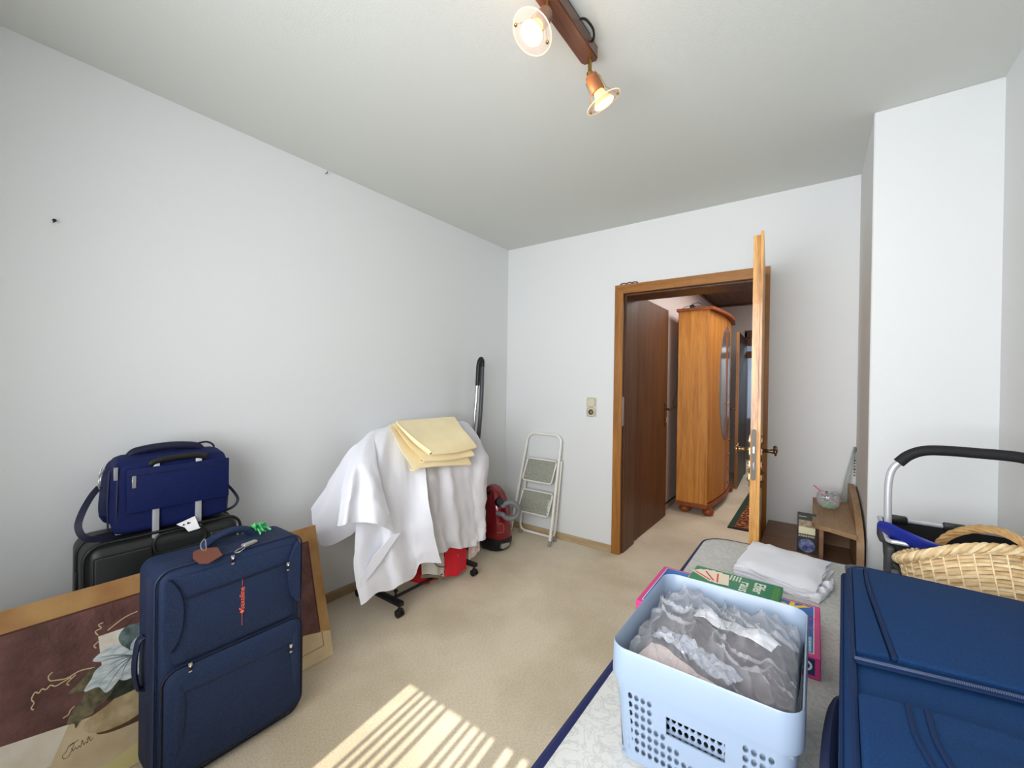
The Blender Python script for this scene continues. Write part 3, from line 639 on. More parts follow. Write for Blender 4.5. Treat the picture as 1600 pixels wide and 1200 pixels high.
painted('painted_leaf', [(0.86, 0.298), (0.84, 0.312), (0.815, 0.335), (0.797, 0.345), (0.79, 0.31), (0.80, 0.28), (0.83, 0.272), (0.815, 0.285)], 0.0018, LEAF, 3)
painted('painted_leaf', [(0.79, 0.29), (0.74, 0.295), (0.66, 0.28), (0.66, 0.235), (0.73, 0.225), (0.78, 0.235)], 0.0019, LEAFD, 3)
painted('painted_leaf', [(0.863, 0.212), (0.855, 0.238), (0.83, 0.262), (0.815, 0.288), (0.78, 0.285), (0.752, 0.262), (0.775, 0.232), (0.80, 0.222), (0.805, 0.208), (0.83, 0.208), (0.845, 0.190), (0.848, 0.205)], 0.0022, LEAF, 3)
painted('painted_petal', [(0.734, 0.402), (0.725, 0.428), (0.70, 0.438), (0.66, 0.42), (0.66, 0.36), (0.69, 0.34), (0.715, 0.36)], 0.0020, PET2)
painted('painted_petal', [(0.800, 0.368), (0.775, 0.385), (0.74, 0.39), (0.71, 0.36), (0.70, 0.335), (0.74, 0.345), (0.78, 0.355)], 0.0024, PET)
painted('painted_petal', [(0.823, 0.285), (0.805, 0.315), (0.79, 0.338), (0.75, 0.348), (0.70, 0.335), (0.72, 0.30), (0.745, 0.272), (0.772, 0.254), (0.79, 0.282)], 0.0027, PET)
painted('painted_petal', [(0.745, 0.300), (0.725, 0.320), (0.70, 0.335), (0.66, 0.33), (0.65, 0.28), (0.69, 0.268), (0.73, 0.270)], 0.0025, PET)
painted('painted_petal', [(0.70, 0.335), (0.705, 0.37), (0.68, 0.39), (0.64, 0.37), (0.64, 0.32), (0.68, 0.31)], 0.0026, PET)
b = NB()
for a_, c_ in (((0.700, 0.336), (0.790, 0.290)), ((0.700, 0.336), (0.775, 0.262)), ((0.700, 0.336), (0.79, 0.355)), ((0.70, 0.336), (0.785, 0.37)), ((0.70, 0.336), (0.735, 0.275)), ((0.70, 0.336), (0.77, 0.33))):
    mid = ((a_[0]+c_[0])/2+0.004, (a_[1]+c_[1])/2+0.006)
    tube(b, cr([PP(*a_, 0.0032), PP(*mid, 0.0032), PP(*c_, 0.0032)], 4), [0.0014*(1-i/9) + 0.0003 for i in range(9)], 4, r2=0.0002, up=VV)
obj('painted_vein', b, mat('painted_grey_vein', (96, 112, 112), 0.5), pt)
TEND = mat('painted_tendril', (214, 190, 150), 0.5)
b = NB()
for P in ([(0.796, 0.345), (0.83, 0.352), (0.86, 0.345), (0.885, 0.352), (0.896, 0.357), (0.899, 0.370), (0.89, 0.379)],
          [(0.85, 0.343), (0.87, 0.338), (0.885, 0.335), (0.895, 0.343), (0.905, 0.336), (0.913, 0.342), (0.920, 0.334), (0.927, 0.340), (0.935, 0.325), (0.93, 0.312), (0.936, 0.300), (0.931, 0.293)],
          [(0.84, 0.345), (0.86, 0.330), (0.855, 0.322)], [(0.784, 0.440), (0.79, 0.455), (0.775, 0.460), (0.782, 0.472), (0.77, 0.475)], [(0.76, 0.445), (0.73, 0.462), (0.71, 0.47), (0.68, 0.475)],
          [(0.784, 0.420), (0.795, 0.412), (0.79, 0.402)], [(0.845, 0.255), (0.855, 0.248), (0.86, 0.238), (0.872, 0.235)]):
    tube(b, cr([PP(u, v, 0.0018) for u, v in P], 5), 0.0016, 4, r2=0.0003, up=VV)
obj('painted_tendril', b, TEND, pt)
b = NB(); tube(b, cr([PP(u, v, 0.0015) for u, v in [(0.862, 0.150), (0.868, 0.138), (0.876, 0.130), (0.872, 0.120), (0.862, 0.122), (0.855, 0.136), (0.850, 0.152), (0.862, 0.148), (0.84, 0.154)]], 5), 0.0008, 4)
tube(b, cr([PP(u, v, 0.0015) for u, v in [(0.856, 0.140), (0.852, 0.130), (0.848, 0.137), (0.844, 0.130), (0.840, 0.137), (0.836, 0.131), (0.832, 0.148), (0.829, 0.132), (0.825, 0.138), (0.821, 0.133), (0.818, 0.150), (0.814, 0.136), (0.808, 0.140)]], 4), 0.0007, 4)
tube(b, [PP(0.823, 0.144, 0.0015), PP(0.812, 0.146, 0.0015)], 0.0007, 4)
obj('signature', b, mat('signature_ink', (70, 58, 44), 0.6), pt, label='thin dark handwritten signature')

# ============================================================ CLOTHES RACK WITH SHEETS
rk = thing('clothes_rack', 'black wheeled clothes rack standing under the white sheets', 'clothes rack', (0.27, -1.25, 0))
for yy in (-1.565, -0.945):
    b = NB(); box(b, 0.06, 0.475, yy-0.018, yy+0.018, 0.062, 0.088, 0.006, 2); obj('foot_bar', b, BLACKM, rk)
    b = NB(); cyl(b, (0.27, yy, 0.085), (0.27, yy, 0.975), 0.010, n=12); obj('post', b, BLACKM, rk)
    for xx in (0.085, 0.455):
        b = NB()
        for s in (-1, 1): cyl(b, (xx, yy+s*0.005, 0.023), (xx, yy+s*0.017, 0.023), 0.022, n=16)
        box(b, xx-0.012, xx+0.012, yy-0.006, yy+0.006, 0.02, 0.05, 0.003, 1); cyl(b, (xx, yy, 0.045), (xx, yy, 0.064), 0.006, n=8)
        obj('caster', b, BLACK, rk)
b = NB(); cyl(b, (0.385, -1.565, 0.078), (0.385, -0.945, 0.078), 0.009, n=10); obj('cross_bar', b, BLACKM, rk)
b = NB(); cyl(b, (0.27, -1.595, 0.978), (0.27, -0.90, 0.978), 0.011, n=12); obj('top_rail', b, BLACKM, rk)
b = NB(); cyl(b, (0.385, -1.535, 0.08), (0.385, -1.535, 0.105), 0.006, n=8); lathe(b, [(0.006, 0), (0.012, 0.004), (0.012, 0.012), (0.004, 0.018)], (0.385, -1.535, 0.103), n=12); obj('clamp_knob', b, BLACK, rk)

SHEET_A =[
  [ (0.270,-1.637,1.006),(0.400,-1.773,0.884),(0.470,-1.852,0.589),(0.500,-1.883,0.387),(0.520,-1.856,0.212) ],
  [ (0.270,-1.587,1.013),(0.420,-1.741,0.865),(0.500,-1.812,0.584),(0.530,-1.833,0.409),(0.540,-1.776,0.239) ],
  [ (0.270,-1.530,1.015),(0.440,-1.700,0.844),(0.490,-1.725,0.559),(0.500,-1.718,0.394),(0.510,-1.671,0.211) ],
  [ (0.270,-1.475,1.022),(0.440,-1.626,0.816),(0.530,-1.684,0.556),(0.550,-1.681,0.395),(0.550,-1.620,0.230) ],
  [ (0.270,-1.413,1.021),(0.440,-1.549,0.803),(0.490,-1.576,0.519),(0.500,-1.555,0.358),(0.500,-1.508,0.218) ],
  [ (0.270,-1.354,1.021),(0.450,-1.480,0.793),(0.520,-1.512,0.508),(0.530,-1.491,0.362),(0.530,-1.471,0.281) ],
  [ (0.270,-1.293,1.020),(0.460,-1.403,0.793),(0.550,-1.452,0.616),(0.560,-1.404,0.379),(0.560,-1.362,0.259) ]]
SHEET_B =[
  [ (0.270,-1.329,1.012),(0.430,-1.439,0.790),(0.440,-1.420,0.589),(0.440,-1.372,0.378),(0.440,-1.309,0.251) ],
  [ (0.270,-1.251,1.012),(0.440,-1.349,0.771),(0.460,-1.333,0.573),(0.460,-1.289,0.397),(0.460,-1.243,0.258) ],
  [ (0.270,-1.169,1.012),(0.430,-1.245,0.752),(0.440,-1.229,0.545),(0.440,-1.192,0.365),(0.440,-1.150,0.248) ],
  [ (0.270,-1.082,1.012),(0.450,-1.171,0.755),(0.480,-1.157,0.537),(0.470,-1.120,0.352),(0.470,-1.082,0.230) ],
  [ (0.270,-0.972,1.009),(0.440,-1.030,0.773),(0.450,-1.011,0.527),(0.450,-0.975,0.306),(0.450,-0.953,0.202) ],
  [ (0.270,-0.869,1.006),(0.450,-0.914,0.788),(0.480,-0.931,0.558),(0.470,-0.894,0.332),(0.470,-0.898,0.224) ],
  [ (0.270,-0.815,0.997),(0.450,-0.811,0.783),(0.460,-0.827,0.604),(0.460,-0.829,0.401),(0.460,-0.832,0.220) ]]
SHEET_C =[
  [ (0.270,-1.650,0.999),(0.345,-1.790,0.930),(0.450,-1.905,0.822),(0.500,-1.955,0.727),(0.530,-1.988,0.632) ],
  [ (0.270,-1.641,1.002),(0.400,-1.800,0.918),(0.520,-1.909,0.827),(0.560,-1.947,0.737),(0.580,-1.975,0.648) ],
  [ (0.270,-1.633,1.003),(0.440,-1.801,0.909),(0.520,-1.857,0.818),(0.540,-1.880,0.718),(0.550,-1.892,0.628) ],
  [ (0.270,-1.625,1.006),(0.450,-1.766,0.895),(0.550,-1.825,0.801),(0.590,-1.844,0.704),(0.610,-1.850,0.624) ],
  [ (0.270,-1.616,1.012),(0.450,-1.724,0.886),(0.530,-1.750,0.771),(0.570,-1.740,0.658),(0.585,-1.715,0.540) ]]
SHEET_D =[
  [ (0.250,-1.640,0.991),(0.160,-1.697,0.901),(0.110,-1.781,0.749),(0.070,-1.877,0.594) ],
  [ (0.250,-1.636,0.987),(0.180,-1.689,0.874),(0.160,-1.779,0.707),(0.140,-1.871,0.493) ],
  [ (0.250,-1.631,0.982),(0.220,-1.683,0.849),(0.200,-1.754,0.645),(0.170,-1.833,0.406) ],
  [ (0.250,-1.627,0.978),(0.270,-1.684,0.827),(0.240,-1.713,0.626),(0.220,-1.729,0.442) ],
  [ (0.250,-1.623,0.974),(0.320,-1.690,0.810),(0.320,-1.707,0.639),(0.320,-1.729,0.531) ]]
def backed(cols, x1=0.06, z1=0.80):
    """carry every column over the rail and down behind it"""
    ins = lambda i: 0.14*max(0, 1-i/2)   # the free end hangs further in behind the rail
    return [[(0.035, c[0][1]+ins(i), z1-0.45), (0.05, c[0][1]+ins(i), z1), (0.16, c[0][1]+ins(i)*0.7, c[0][2]-0.045)] + c for i, c in enumerate(cols)]
def join2(*bs):
    b = NB()
    for o in bs:
        o.verts.index_update(); merge(b, o)
    return b
wa = cloth(backed(SHEET_A), 8, 7, 0.010, 3.2, 0.4, crum=0.006)
wd = cloth([[(0.262, c[0][1], c[0][2])]+c[1:] for c in SHEET_D], 7, 9, 0.012, 1.3, 1.0, dirv=(0.5, 0.8, 0), crum=0.008)
shA = lone('white_bed_sheet', wa, LINEN, 'smooth white bed sheet draped over the left half of the clothes rack', 'bed sheet')
obj('hanging_end', wd, LINEN, shA)
wc = cloth([[(0.245, c[0][1]+0.02, c[0][2]-0.004)]+c for c in SHEET_C], 7, 8, 0.010, 1.5, 0.2, crum=0.008)
obj('folded_corner', wc, LINEN, shA)
b = NB(); prism(b, [(0.545, -1.80, 0.44), (0.56, -1.70, 0.52), (0.562, -1.655, 0.515), (0.548, -1.76, 0.40), (0.53, -1.862, 0.30), (0.528, -1.865, 0.34)], (0.003, 0, 0)); obj('turned_back_fold', b, LINEN, shA)
shB = lone('white_tablecloth', cloth(backed(SHEET_B), 8, 7, 0.009, 4.5, 2.0, crum=0.012), LINEN2, 'creased white linen cloth hanging over the right half of the clothes rack', 'tablecloth')
Y1 =[
  [ (0.200,-1.486,1.014),(0.340,-1.556,0.972),(0.440,-1.576,0.888),(0.475,-1.533,0.802) ],
  [ (0.200,-1.346,1.011),(0.340,-1.427,0.940),(0.440,-1.458,0.873),(0.475,-1.450,0.806) ],
  [ (0.200,-1.160,1.005),(0.340,-1.249,0.921),(0.450,-1.308,0.854),(0.475,-1.279,0.791) ],
  [ (0.200,-0.951,0.998),(0.350,-1.029,0.899),(0.450,-1.078,0.823),(0.475,-1.056,0.761) ]]
Y2 =[
  [ (0.200,-1.462,1.016),(0.350,-1.524,0.970),(0.450,-1.532,0.905),(0.490,-1.483,0.839) ],
  [ (0.200,-1.295,1.013),(0.350,-1.382,0.944),(0.450,-1.410,0.890),(0.490,-1.386,0.832) ],
  [ (0.200,-1.132,1.012),(0.350,-1.215,0.930),(0.460,-1.255,0.875),(0.490,-1.240,0.818) ],
  [ (0.200,-0.945,1.008),(0.360,-1.027,0.922),(0.450,-1.061,0.862),(0.490,-1.055,0.816) ]]
Y3 =[
  [ (0.200,-1.439,1.022),(0.360,-1.495,0.975),(0.460,-1.490,0.919),(0.500,-1.435,0.869) ],
  [ (0.200,-1.295,1.022),(0.360,-1.366,0.960),(0.460,-1.380,0.912),(0.500,-1.336,0.859) ],
  [ (0.200,-1.132,1.022),(0.360,-1.214,0.957),(0.460,-1.234,0.908),(0.500,-1.207,0.854) ],
  [ (0.200,-0.939,1.020),(0.360,-1.034,0.963),(0.450,-1.062,0.916),(0.490,-1.038,0.859) ]]
def lifted(cols, dx, dz): return [[(p[0]+dx, p[1], p[2]+dz) for p in c] for c in cols]
def curl(cols):
    """roll the last row under to make a fold edge"""
    return [c + [(c[-1][0]-0.004, c[-1][1], c[-1][2]-0.014), (c[-1][0]-0.03, c[-1][1], c[-1][2]-0.006)] for c in cols]
yc = lone('yellow_tablecloth', cloth(curl(lifted(Y1, 0.035, 0.02)), 8, 6, 0.002, 2, 0.3), YELLOW, 'folded pale yellow cloth lying on top of the white sheets', 'tablecloth')
obj('middle_fold', cloth(curl(lifted(Y2, 0.042, 0.025)), 8, 6, 0.003, 2, 1.3), YELLOW, yc)
obj('upper_fold', cloth(curl(lifted(Y3, 0.048, 0.032)), 8, 6, 0.002, 1, 0.3), YELLOW, yc)
b = NB(); tube(b, cr([(0.255, -1.445, 1.050), (0.40, -1.500, 1.012), (0.50, -1.495, 0.955), (0.545, -1.440, 0.898)], 6), [0.006+0.011*i/18 for i in range(19)], 10, r2=[0.004+0.007*i/18 for i in range(19)]); obj('rolled_edge', b, YELLOW, yc)
def hang(name, pts_top, pts_bot, m_, label, cat, wave=0.006, seed=0, thick=0.004, mid=0.0):
    cols = [[(a[0], a[1], a[2]), ((a[0]+c[0])/2+mid, (a[1]+c[1])/2, (a[2]+c[2])/2), tuple(c)] for a, c in zip(pts_top, pts_bot)]
    return lone(name, cloth(cols, 6, 6, wave, 2.0, seed, thick), m_, label, cat)
g1 = hang('red_garment', [(0.27, -1.156, 0.93), (0.27, -1.05, 0.93), (0.27, -0.955, 0.93)], [(0.405, -1.170, 0.063), (0.41, -1.07, 0.035), (0.405, -0.972, 0.045)], RED, 'bright red garment hanging on the rack below the white linen cloth', 'clothing', wave=0.004, mid=0.045)
b = NB(); lathe(b, [(0.005, 0), (0.005, 0.002), (0.003, 0.003)], (0.414, -1.062, 0.165), (1, 0, 0.1), 12); obj('button', b, mat('pink_button', (232, 110, 120), 0.4), g1)
g2 = hang('pale_garment', [(0.30, -1.40, 0.93), (0.30, -1.28, 0.93), (0.30, -1.17, 0.93)], [(0.38, -1.345, 0.135), (0.40, -1.25, 0.105), (0.39, -1.165, 0.052)], GARM, 'pale grey garment with olive hem hanging left of the red one', 'clothing', 0.006, 1.0, mid=0.03)
b = NB(); strap(b, cr([(0.386, -1.352, 0.125), (0.404, -1.25, 0.095), (0.396, -1.165, 0.046)], 6), 0.018, 0.005, (0, 0, 1)); obj('hem_band', b, OLIVE, g2)
b = NB(); strap(b, cr([(0.398, -1.35, 0.215), (0.412, -1.29, 0.205), (0.412, -1.23, 0.15), (0.412, -1.165, 0.125)], 6), 0.005, 0.003, (0, 0, 1)); obj('dark_cord', b, BLACK, g2)
hang('dark_red_garment', [(0.24, -1.45, 0.93), (0.24, -1.30, 0.93), (0.24, -1.20, 0.93)], [(0.36, -1.42, 0.115), (0.37, -1.30, 0.055), (0.36, -1.19, 0.045)], mat('dark_red_fabric', (178, 12, 26), 0.75), 'deep red garment hanging behind the pale grey one, lowest hem', 'clothing', 0.01, 2.0, mid=0.02)
hang('patterned_garment', [(0.29, -0.955, 0.93), (0.29, -0.90, 0.93), (0.29, -0.84, 0.93)], [(0.41, -0.952, 0.100), (0.41, -0.895, 0.105), (0.41, -0.840, 0.125)], LACE, 'white garment with faint pink print at the right end of the rack', 'clothing', 0.004, 0.5, mid=0.04)

# ============================================================ VACUUM CLEANER
vc = thing('vacuum_cleaner', 'dark red canister vacuum cleaner standing on end beside the ladder', 'vacuum cleaner', (0.27, -0.48, 0))
def loft(secs, n=24, pw=2.4):
    b = NB(); rings = []
    for cx_, cy_, z_, a_, c_ in secs:
        rg = []
        for k in range(n):
            t = 2*PI*k/n; ct, st = math.cos(t), math.sin(t)
            rg.append(b.verts.new((cx_+a_*math.copysign(abs(ct)**(2/pw), ct), cy_+c_*math.copysign(abs(st)**(2/pw), st), z_)))
        rings.append(rg)
    for A, B in zip(rings, rings[1:]):
        for k in range(n): b.faces.new((A[k], A[(k+1) % n], B[(k+1) % n], B[k]))
    b.faces.new(rings[0][::-1]); b.faces.new(rings[-1]); return b
VR = mat('metallic_dark_red', (122, 12, 24), 0.22, metal=0.25, coat=0.6)
obj('body', loft([(0.27, -0.47, 0.05, 0.11, 0.085), (0.27, -0.475, 0.09, 0.125, 0.10), (0.268, -0.475, 0.20, 0.130, 0.105), (0.262, -0.475, 0.30, 0.122, 0.10), (0.252, -0.475, 0.38, 0.105, 0.09), (0.245, -0.475, 0.44, 0.080, 0.075), (0.240, -0.475, 0.475, 0.05, 0.055), (0.238, -0.475, 0.49, 0.02, 0.03)]), VR, vc)
obj('base', loft([(0.255, -0.47, 0.0, 0.10, 0.085), (0.262, -0.472, 0.02, 0.12, 0.10), (0.268, -0.475, 0.07, 0.131, 0.106), (0.268, -0.475, 0.10, 0.130, 0.105)]), BLACK, vc)
b = NB(); box(b, 0.365, 0.398, -0.545, -0.46, 0.035, 0.075, 0.006, 2); obj('vent_grille', b, SILV, vc)
b = NB(); tube(b, cr([(0.305, -0.570, 0.16), (0.305, -0.572, 0.215), (0.36, -0.555, 0.225), (0.385, -0.535, 0.22), (0.39, -0.535, 0.165), (0.36, -0.557, 0.158)], 4, True), 0.002, 5, True); obj('panel_line', b, mat('pale_red_line', (190, 120, 116), 0.4), vc)
b = NB(); box(b, 0.215, 0.265, -0.555, -0.52, 0.425, 0.455, 0.006, 2); obj('carry_grip', b, BLACK, vc)
b = NB(); lathe(b, [(0.036, 0), (0.036, 0.02), (0.026, 0.035), (0.026, 0.05)], (0.330, -0.52, 0.375), (0.7, -0.6, 0.35), 18); obj('hose_port', b, BLACK, vc)
b = NB(); C0 = Vector((0.425, -0.50, 0.325)); P = []
A1 = Vector((0.80, 0.58, 0)).normalized(); A2 = Vector((0, 0, 1))
for k in range(25):
    a = math.radians(150-300*k/24); P.append(C0+A1*0.064*math.cos(a)+A2*0.060*math.sin(a)+Vector((0.58, -0.8, 0))*(-0.01+0.02*k/24))
P = [Vector((0.352, -0.535, 0.385))]+P+[Vector((0.335, -0.55, 0.30))]
P = cr(P, 3); tube(b, P, [0.0185+0.0012*(i % 2) for i in range(len(P))], 12); obj('hose', b, mat('grey_hose', (112, 114, 118), 0.45), vc)
wn = thing('vacuum_wand', 'chrome vacuum wand with black curved handle behind the clothes rack', 'vacuum wand', (0.13, -0.58, 0))
b = NB(); cyl(b, (0.095, -0.640, 0.04), (0.148, -0.578, 1.31), 0.0135, n=14); obj('tube', b, CHROME, wn)
b = NB(); box(b, 0.035, 0.135, -0.78, -0.62, 0.0, 0.05, 0.012, 3); obj('floor_head', b, BLACK, wn)
b = NB(); P = cr([(0.148, -0.578, 1.29), (0.149, -0.576, 1.36), (0.150, -0.572, 1.43), (0.152, -0.560, 1.468), (0.152, -0.543, 1.480), (0.150, -0.528, 1.462), (0.148, -0.525, 1.42)], 6); tube(b, P, 0.018, 12); obj('handle', b, BLACK, wn)
b = NB(); P = cr([(0.148, -0.525, 1.43), (0.146, -0.527, 1.2), (0.140, -0.540, 0.95), (0.125, -0.560, 0.7), (0.11, -0.59, 0.4), (0.10, -0.62, 0.2)], 8); tube(b, P, 0.0165, 12); obj('hose', b, mat('dark_grey_hose', (74, 76, 80), 0.45), wn)
b = NB(); cyl(b, (0.1475, -0.5783, 1.27), (0.148, -0.578, 1.31), 0.017, n=14); obj('collar', b, BLACK, wn)

# ============================================================ STEP LADDER
ld = thing('step_ladder', 'white folding step ladder with two grey treads leaning on the back wall', 'step ladder', (0.39, -0.12, 0))
def lerp(a, c, t): return Vector(a)*(1-t)+Vector(c)*t
FL0, FR0 = Vector((0.187, -0.170, 0.0)), Vector((0.596, -0.203, 0.0)); FL1, FR1 = Vector((0.262, -0.040, 0.80)), Vector((0.597, -0.040, 0.80))
def arch(A0, A1, B1, B0, r=0.07, k=6):
    up = (A1-A0).normalized(); up2 = (B1-B0).normalized(); sd = (B1-A1).normalized()
    tl = A1+up*0.065; tr = B1+up2*0.065
    P = [A0, lerp(A0, A1, .5), A1-up*0.01]
    P += [A1+up*(0.065-r*0.0)*math.sin(a)+sd*r*(1-math.cos(a)) for a in [PI/2*i/k for i in range(1, k+1)]]
    P += [B1+up2*0.065*math.sin(a)-sd*r*(1-math.cos(a)) for a in [PI/2*i/k for i in range(k, 0, -1)]]
    P += [B1-up2*0.01, lerp(B1, B0, .5), B0]
    return P
b = NB(); tube(b, arch(FL0, FL1, FR1, FR0), 0.0115, 10); obj('front_frame', b, WHITEP, ld)
RL0, RR0 = Vector((0.232, -0.085, 0.028)), Vector((0.575, -0.085, 0.028)); RL1, RR1 = Vector((0.275, -0.045, 0.655)), Vector((0.604, -0.040, 0.655))
b = NB(); P = [RL1, lerp(RL1, RL0, .5), RL0+Vector((0, 0, 0.05)), RL0+Vector((0.012, 0, 0.015)), RL0+Vector((0.045, 0, 0)), RR0+Vector((-0.04, 0, 0)), RR0+Vector((-0.01, 0, 0.012)), RR0+Vector((0, 0, 0.05)), lerp(RR0, RR1, .5), RR1]
tube(b, P, 0.010, 10); obj('rear_frame', b, WHITEP, ld)
TREAD = mat('grey_green_tread', (158, 160, 148), 0.8, var=60, col2=(142, 144, 132), bump=(150, 0.5, 0.001))
for zt, zb_, yt, yb_, xl, xr in ((0.650, 0.480, -0.083, -0.125, 0.285, 0.585), (0.388, 0.218, -0.115, -0.155, 0.262, 0.572)):
    q = [Vector((xl+0.022, yt, zt)), Vector((xr-0.004, yt, zt)), Vector((xr-0.026, yb_, zb_)), Vector((xl, yb_, zb_))]
    b = NB(); prism(b, q, (0, 0.006, 0.001)); st = obj('tread', b, TREAD, ld, smooth=False)
    b = NB(); tube(b, [q[0]+Vector((0.01, -0.004, 0.006)), q[1]+Vector((-0.01, -0.004, 0.006)), q[1]+Vector((0.004, -0.004, -0.008)), q[2]+Vector((0.006, -0.004, 0.01)), q[2]+Vector((-0.008, -0.004, -0.006)), q[3]+Vector((0.008, -0.004, -0.006)), q[3]+Vector((-0.005, -0.004, 0.01)), q[0]+Vector((-0.005, -0.004, -0.008))], 0.006, 8, True); obj('tread_frame', b, WHITEP, st)
b = NB(); tube(b, cr([(0.548, -0.158, 0.225), (0.556, -0.155, 0.26), (0.553, -0.15, 0.30), (0.566, -0.14, 0.34), (0.572, -0.13, 0.385)], 4), 0.004, 6)
for z in (0.24, 0.265, 0.29, 0.315, 0.34): tube(b, [(0.545+0.006*math.cos(a)+0.1*(z-0.24), -0.160+0.12*(z-0.24), z+0.008*math.sin(a)) for a in [2*PI*k/10 for k in range(10)]], 0.0018, 5, True)
obj('tread_bracket', b, WHITEP, ld)
for p, u in ((FL0, 1), (FR0, 1), (Vector((0.232, -0.085, 0.0)), 0), (Vector((0.575, -0.085, 0.0)), 0)):
    b = NB(); cyl(b, p, p+Vector((0.003*u, 0.006*u, 0.042)), 0.0145, 0.0135, 12); obj('rubber_foot', b, mat('grey_rubber', (140, 142, 142), 0.6), ld)
b = NB(); cyl(b, (0.274, -0.06, 0.645), (0.252, -0.045, 0.66), 0.006, n=8); cyl(b, (0.604, -0.03, 0.645), (0.585, -0.07, 0.645), 0.006, n=8); obj('pivot_bolt', b, SILV, ld)

# ============================================================ WALL SWITCH / SOCKET
sw = thing('wall_switch', 'beige double plate with light switch above a socket beside the door', 'light switch', (0.848, 0.0, 1.035))
SWM = mat('beige_switch_plastic', (206, 200, 178), 0.45)
b = NB(); box(b, 0.807, 0.889, -0.010, 0.0, 1.035, 1.188, 0.003, 2); obj('cover_plate', b, SWM, sw)
b = NB(); prism(b, [(0.848+p[0], -0.014, 1.150+p[1]) for p in rrect(0.066, 0.066, 0.024)], (0, 0.006, 0)); obj('rocker', b, SWM, sw)
b = NB(); tube(b, [(0.848+p[0], -0.0105, 1.150+p[1]) for p in rrect(0.069, 0.069, 0.025)], 0.0014, 5, True); tube(b, [(0.848+p[0], -0.0105, 1.072+p[1]) for p in rrect(0.069, 0.069, 0.025)], 0.0014, 5, True); obj('seam', b, mat('seam_grey', (120, 112, 96), 0.6), sw)
b = NB(); lathe(b, [(0.023, 0), (0.023, 0.004), (0.019, 0.004), (0.019, 0.0)], (0.848, -0.010, 1.072), (0, -1, 0), 24); obj('socket_ring', b, mat('socket_brown', (142, 128, 104), 0.6), sw)
b = NB(); cyl(b, (0.842, -0.010, 1.072), (0.842, -0.013, 1.072), 0.0035, n=10); cyl(b, (0.854, -0.010, 1.072), (0.854, -0.013, 1.072), 0.0035, n=10); cyl(b, (0.848, -0.0098, 1.072), (0.848, -0.0112, 1.072), 0.014, n=18); obj('socket_face', b, MATS['seam_grey'], sw)

# nail and hook in the left wall
b = NB(); cyl(b, (-0.01, -2.816, 1.867), (0.018, -2.816, 1.872), 0.0025, n=8); lathe(b, [(0.006, 0), (0.006, 0.002)], (0.017, -2.816, 1.872), (1, 0, 0), 10)
lone('nail', b, mat('dark_nail', (40, 40, 44), 0.5, metal=0.6), 'small dark nail in the bare left wall above the suitcases', 'nail')
b = NB(); cyl(b, (-0.01, -1.763, 2.480), (0.012, -1.763, 2.482), 0.0025, n=8); tube(b, cr([(0.012, -1.763, 2.482), (0.018, -1.763, 2.478), (0.018, -1.763, 2.490)], 3), 0.002, 6)
lone('wall_hook', b, mat('grey_hook', (110, 110, 110), 0.5, metal=0.5), 'tiny grey hook in the left wall just under the ceiling', 'hook')

# ============================================================ CEILING LAMP
lp = thing('ceiling_spotlight', 'dark wooden ceiling bar with two lit round spotlights', 'ceiling lamp', (1.623, -2.2, 2.43))
LW = wood('dark_lamp_wood', (104, 60, 38), (74, 40, 26), 1.2, 0.4, 'Y', coat=0.2)
b = NB(); prism(b, [(1.596, -2.95, 2.440), (1.596, -1.720, 2.440), (1.603, -1.706, 2.440), (1.645, -1.700, 2.440), (1.655, -1.712, 2.440), (1.655, -2.95, 2.440)], (0, 0, 0.044)); bmesh.ops.bevel(b, geom=[e for e in b.edges if abs((e.verts[0].co-e.verts[1].co).z) < 1e-4], offset=0.003, segments=2, affect='EDGES')
obj('wooden_bar', b, LW, lp)
b = NB(); box(b, 1.607, 1.645, -2.93, -1.75, 2.484, H, 0); obj('mounting_rail', b, BLACK, lp)
b = NB(); P = cr([(1.660, -1.86, 2.470), (1.674, -1.845, 2.472), (1.677, -1.80, 2.474), (1.668, -1.77, 2.472), (1.655, -1.757, 2.468)], 5); tube(b, P, 0.004, 6); obj('cord', b, BLACK, lp)
BULB = emis('glowing_bulb', (255, 190, 104), 1.5); BULBF = emis('glowing_bulb_face', (255, 222, 150), 3.0)
FROST = film('frosted_disc', (226, 206, 190), 0.80, 0.25)
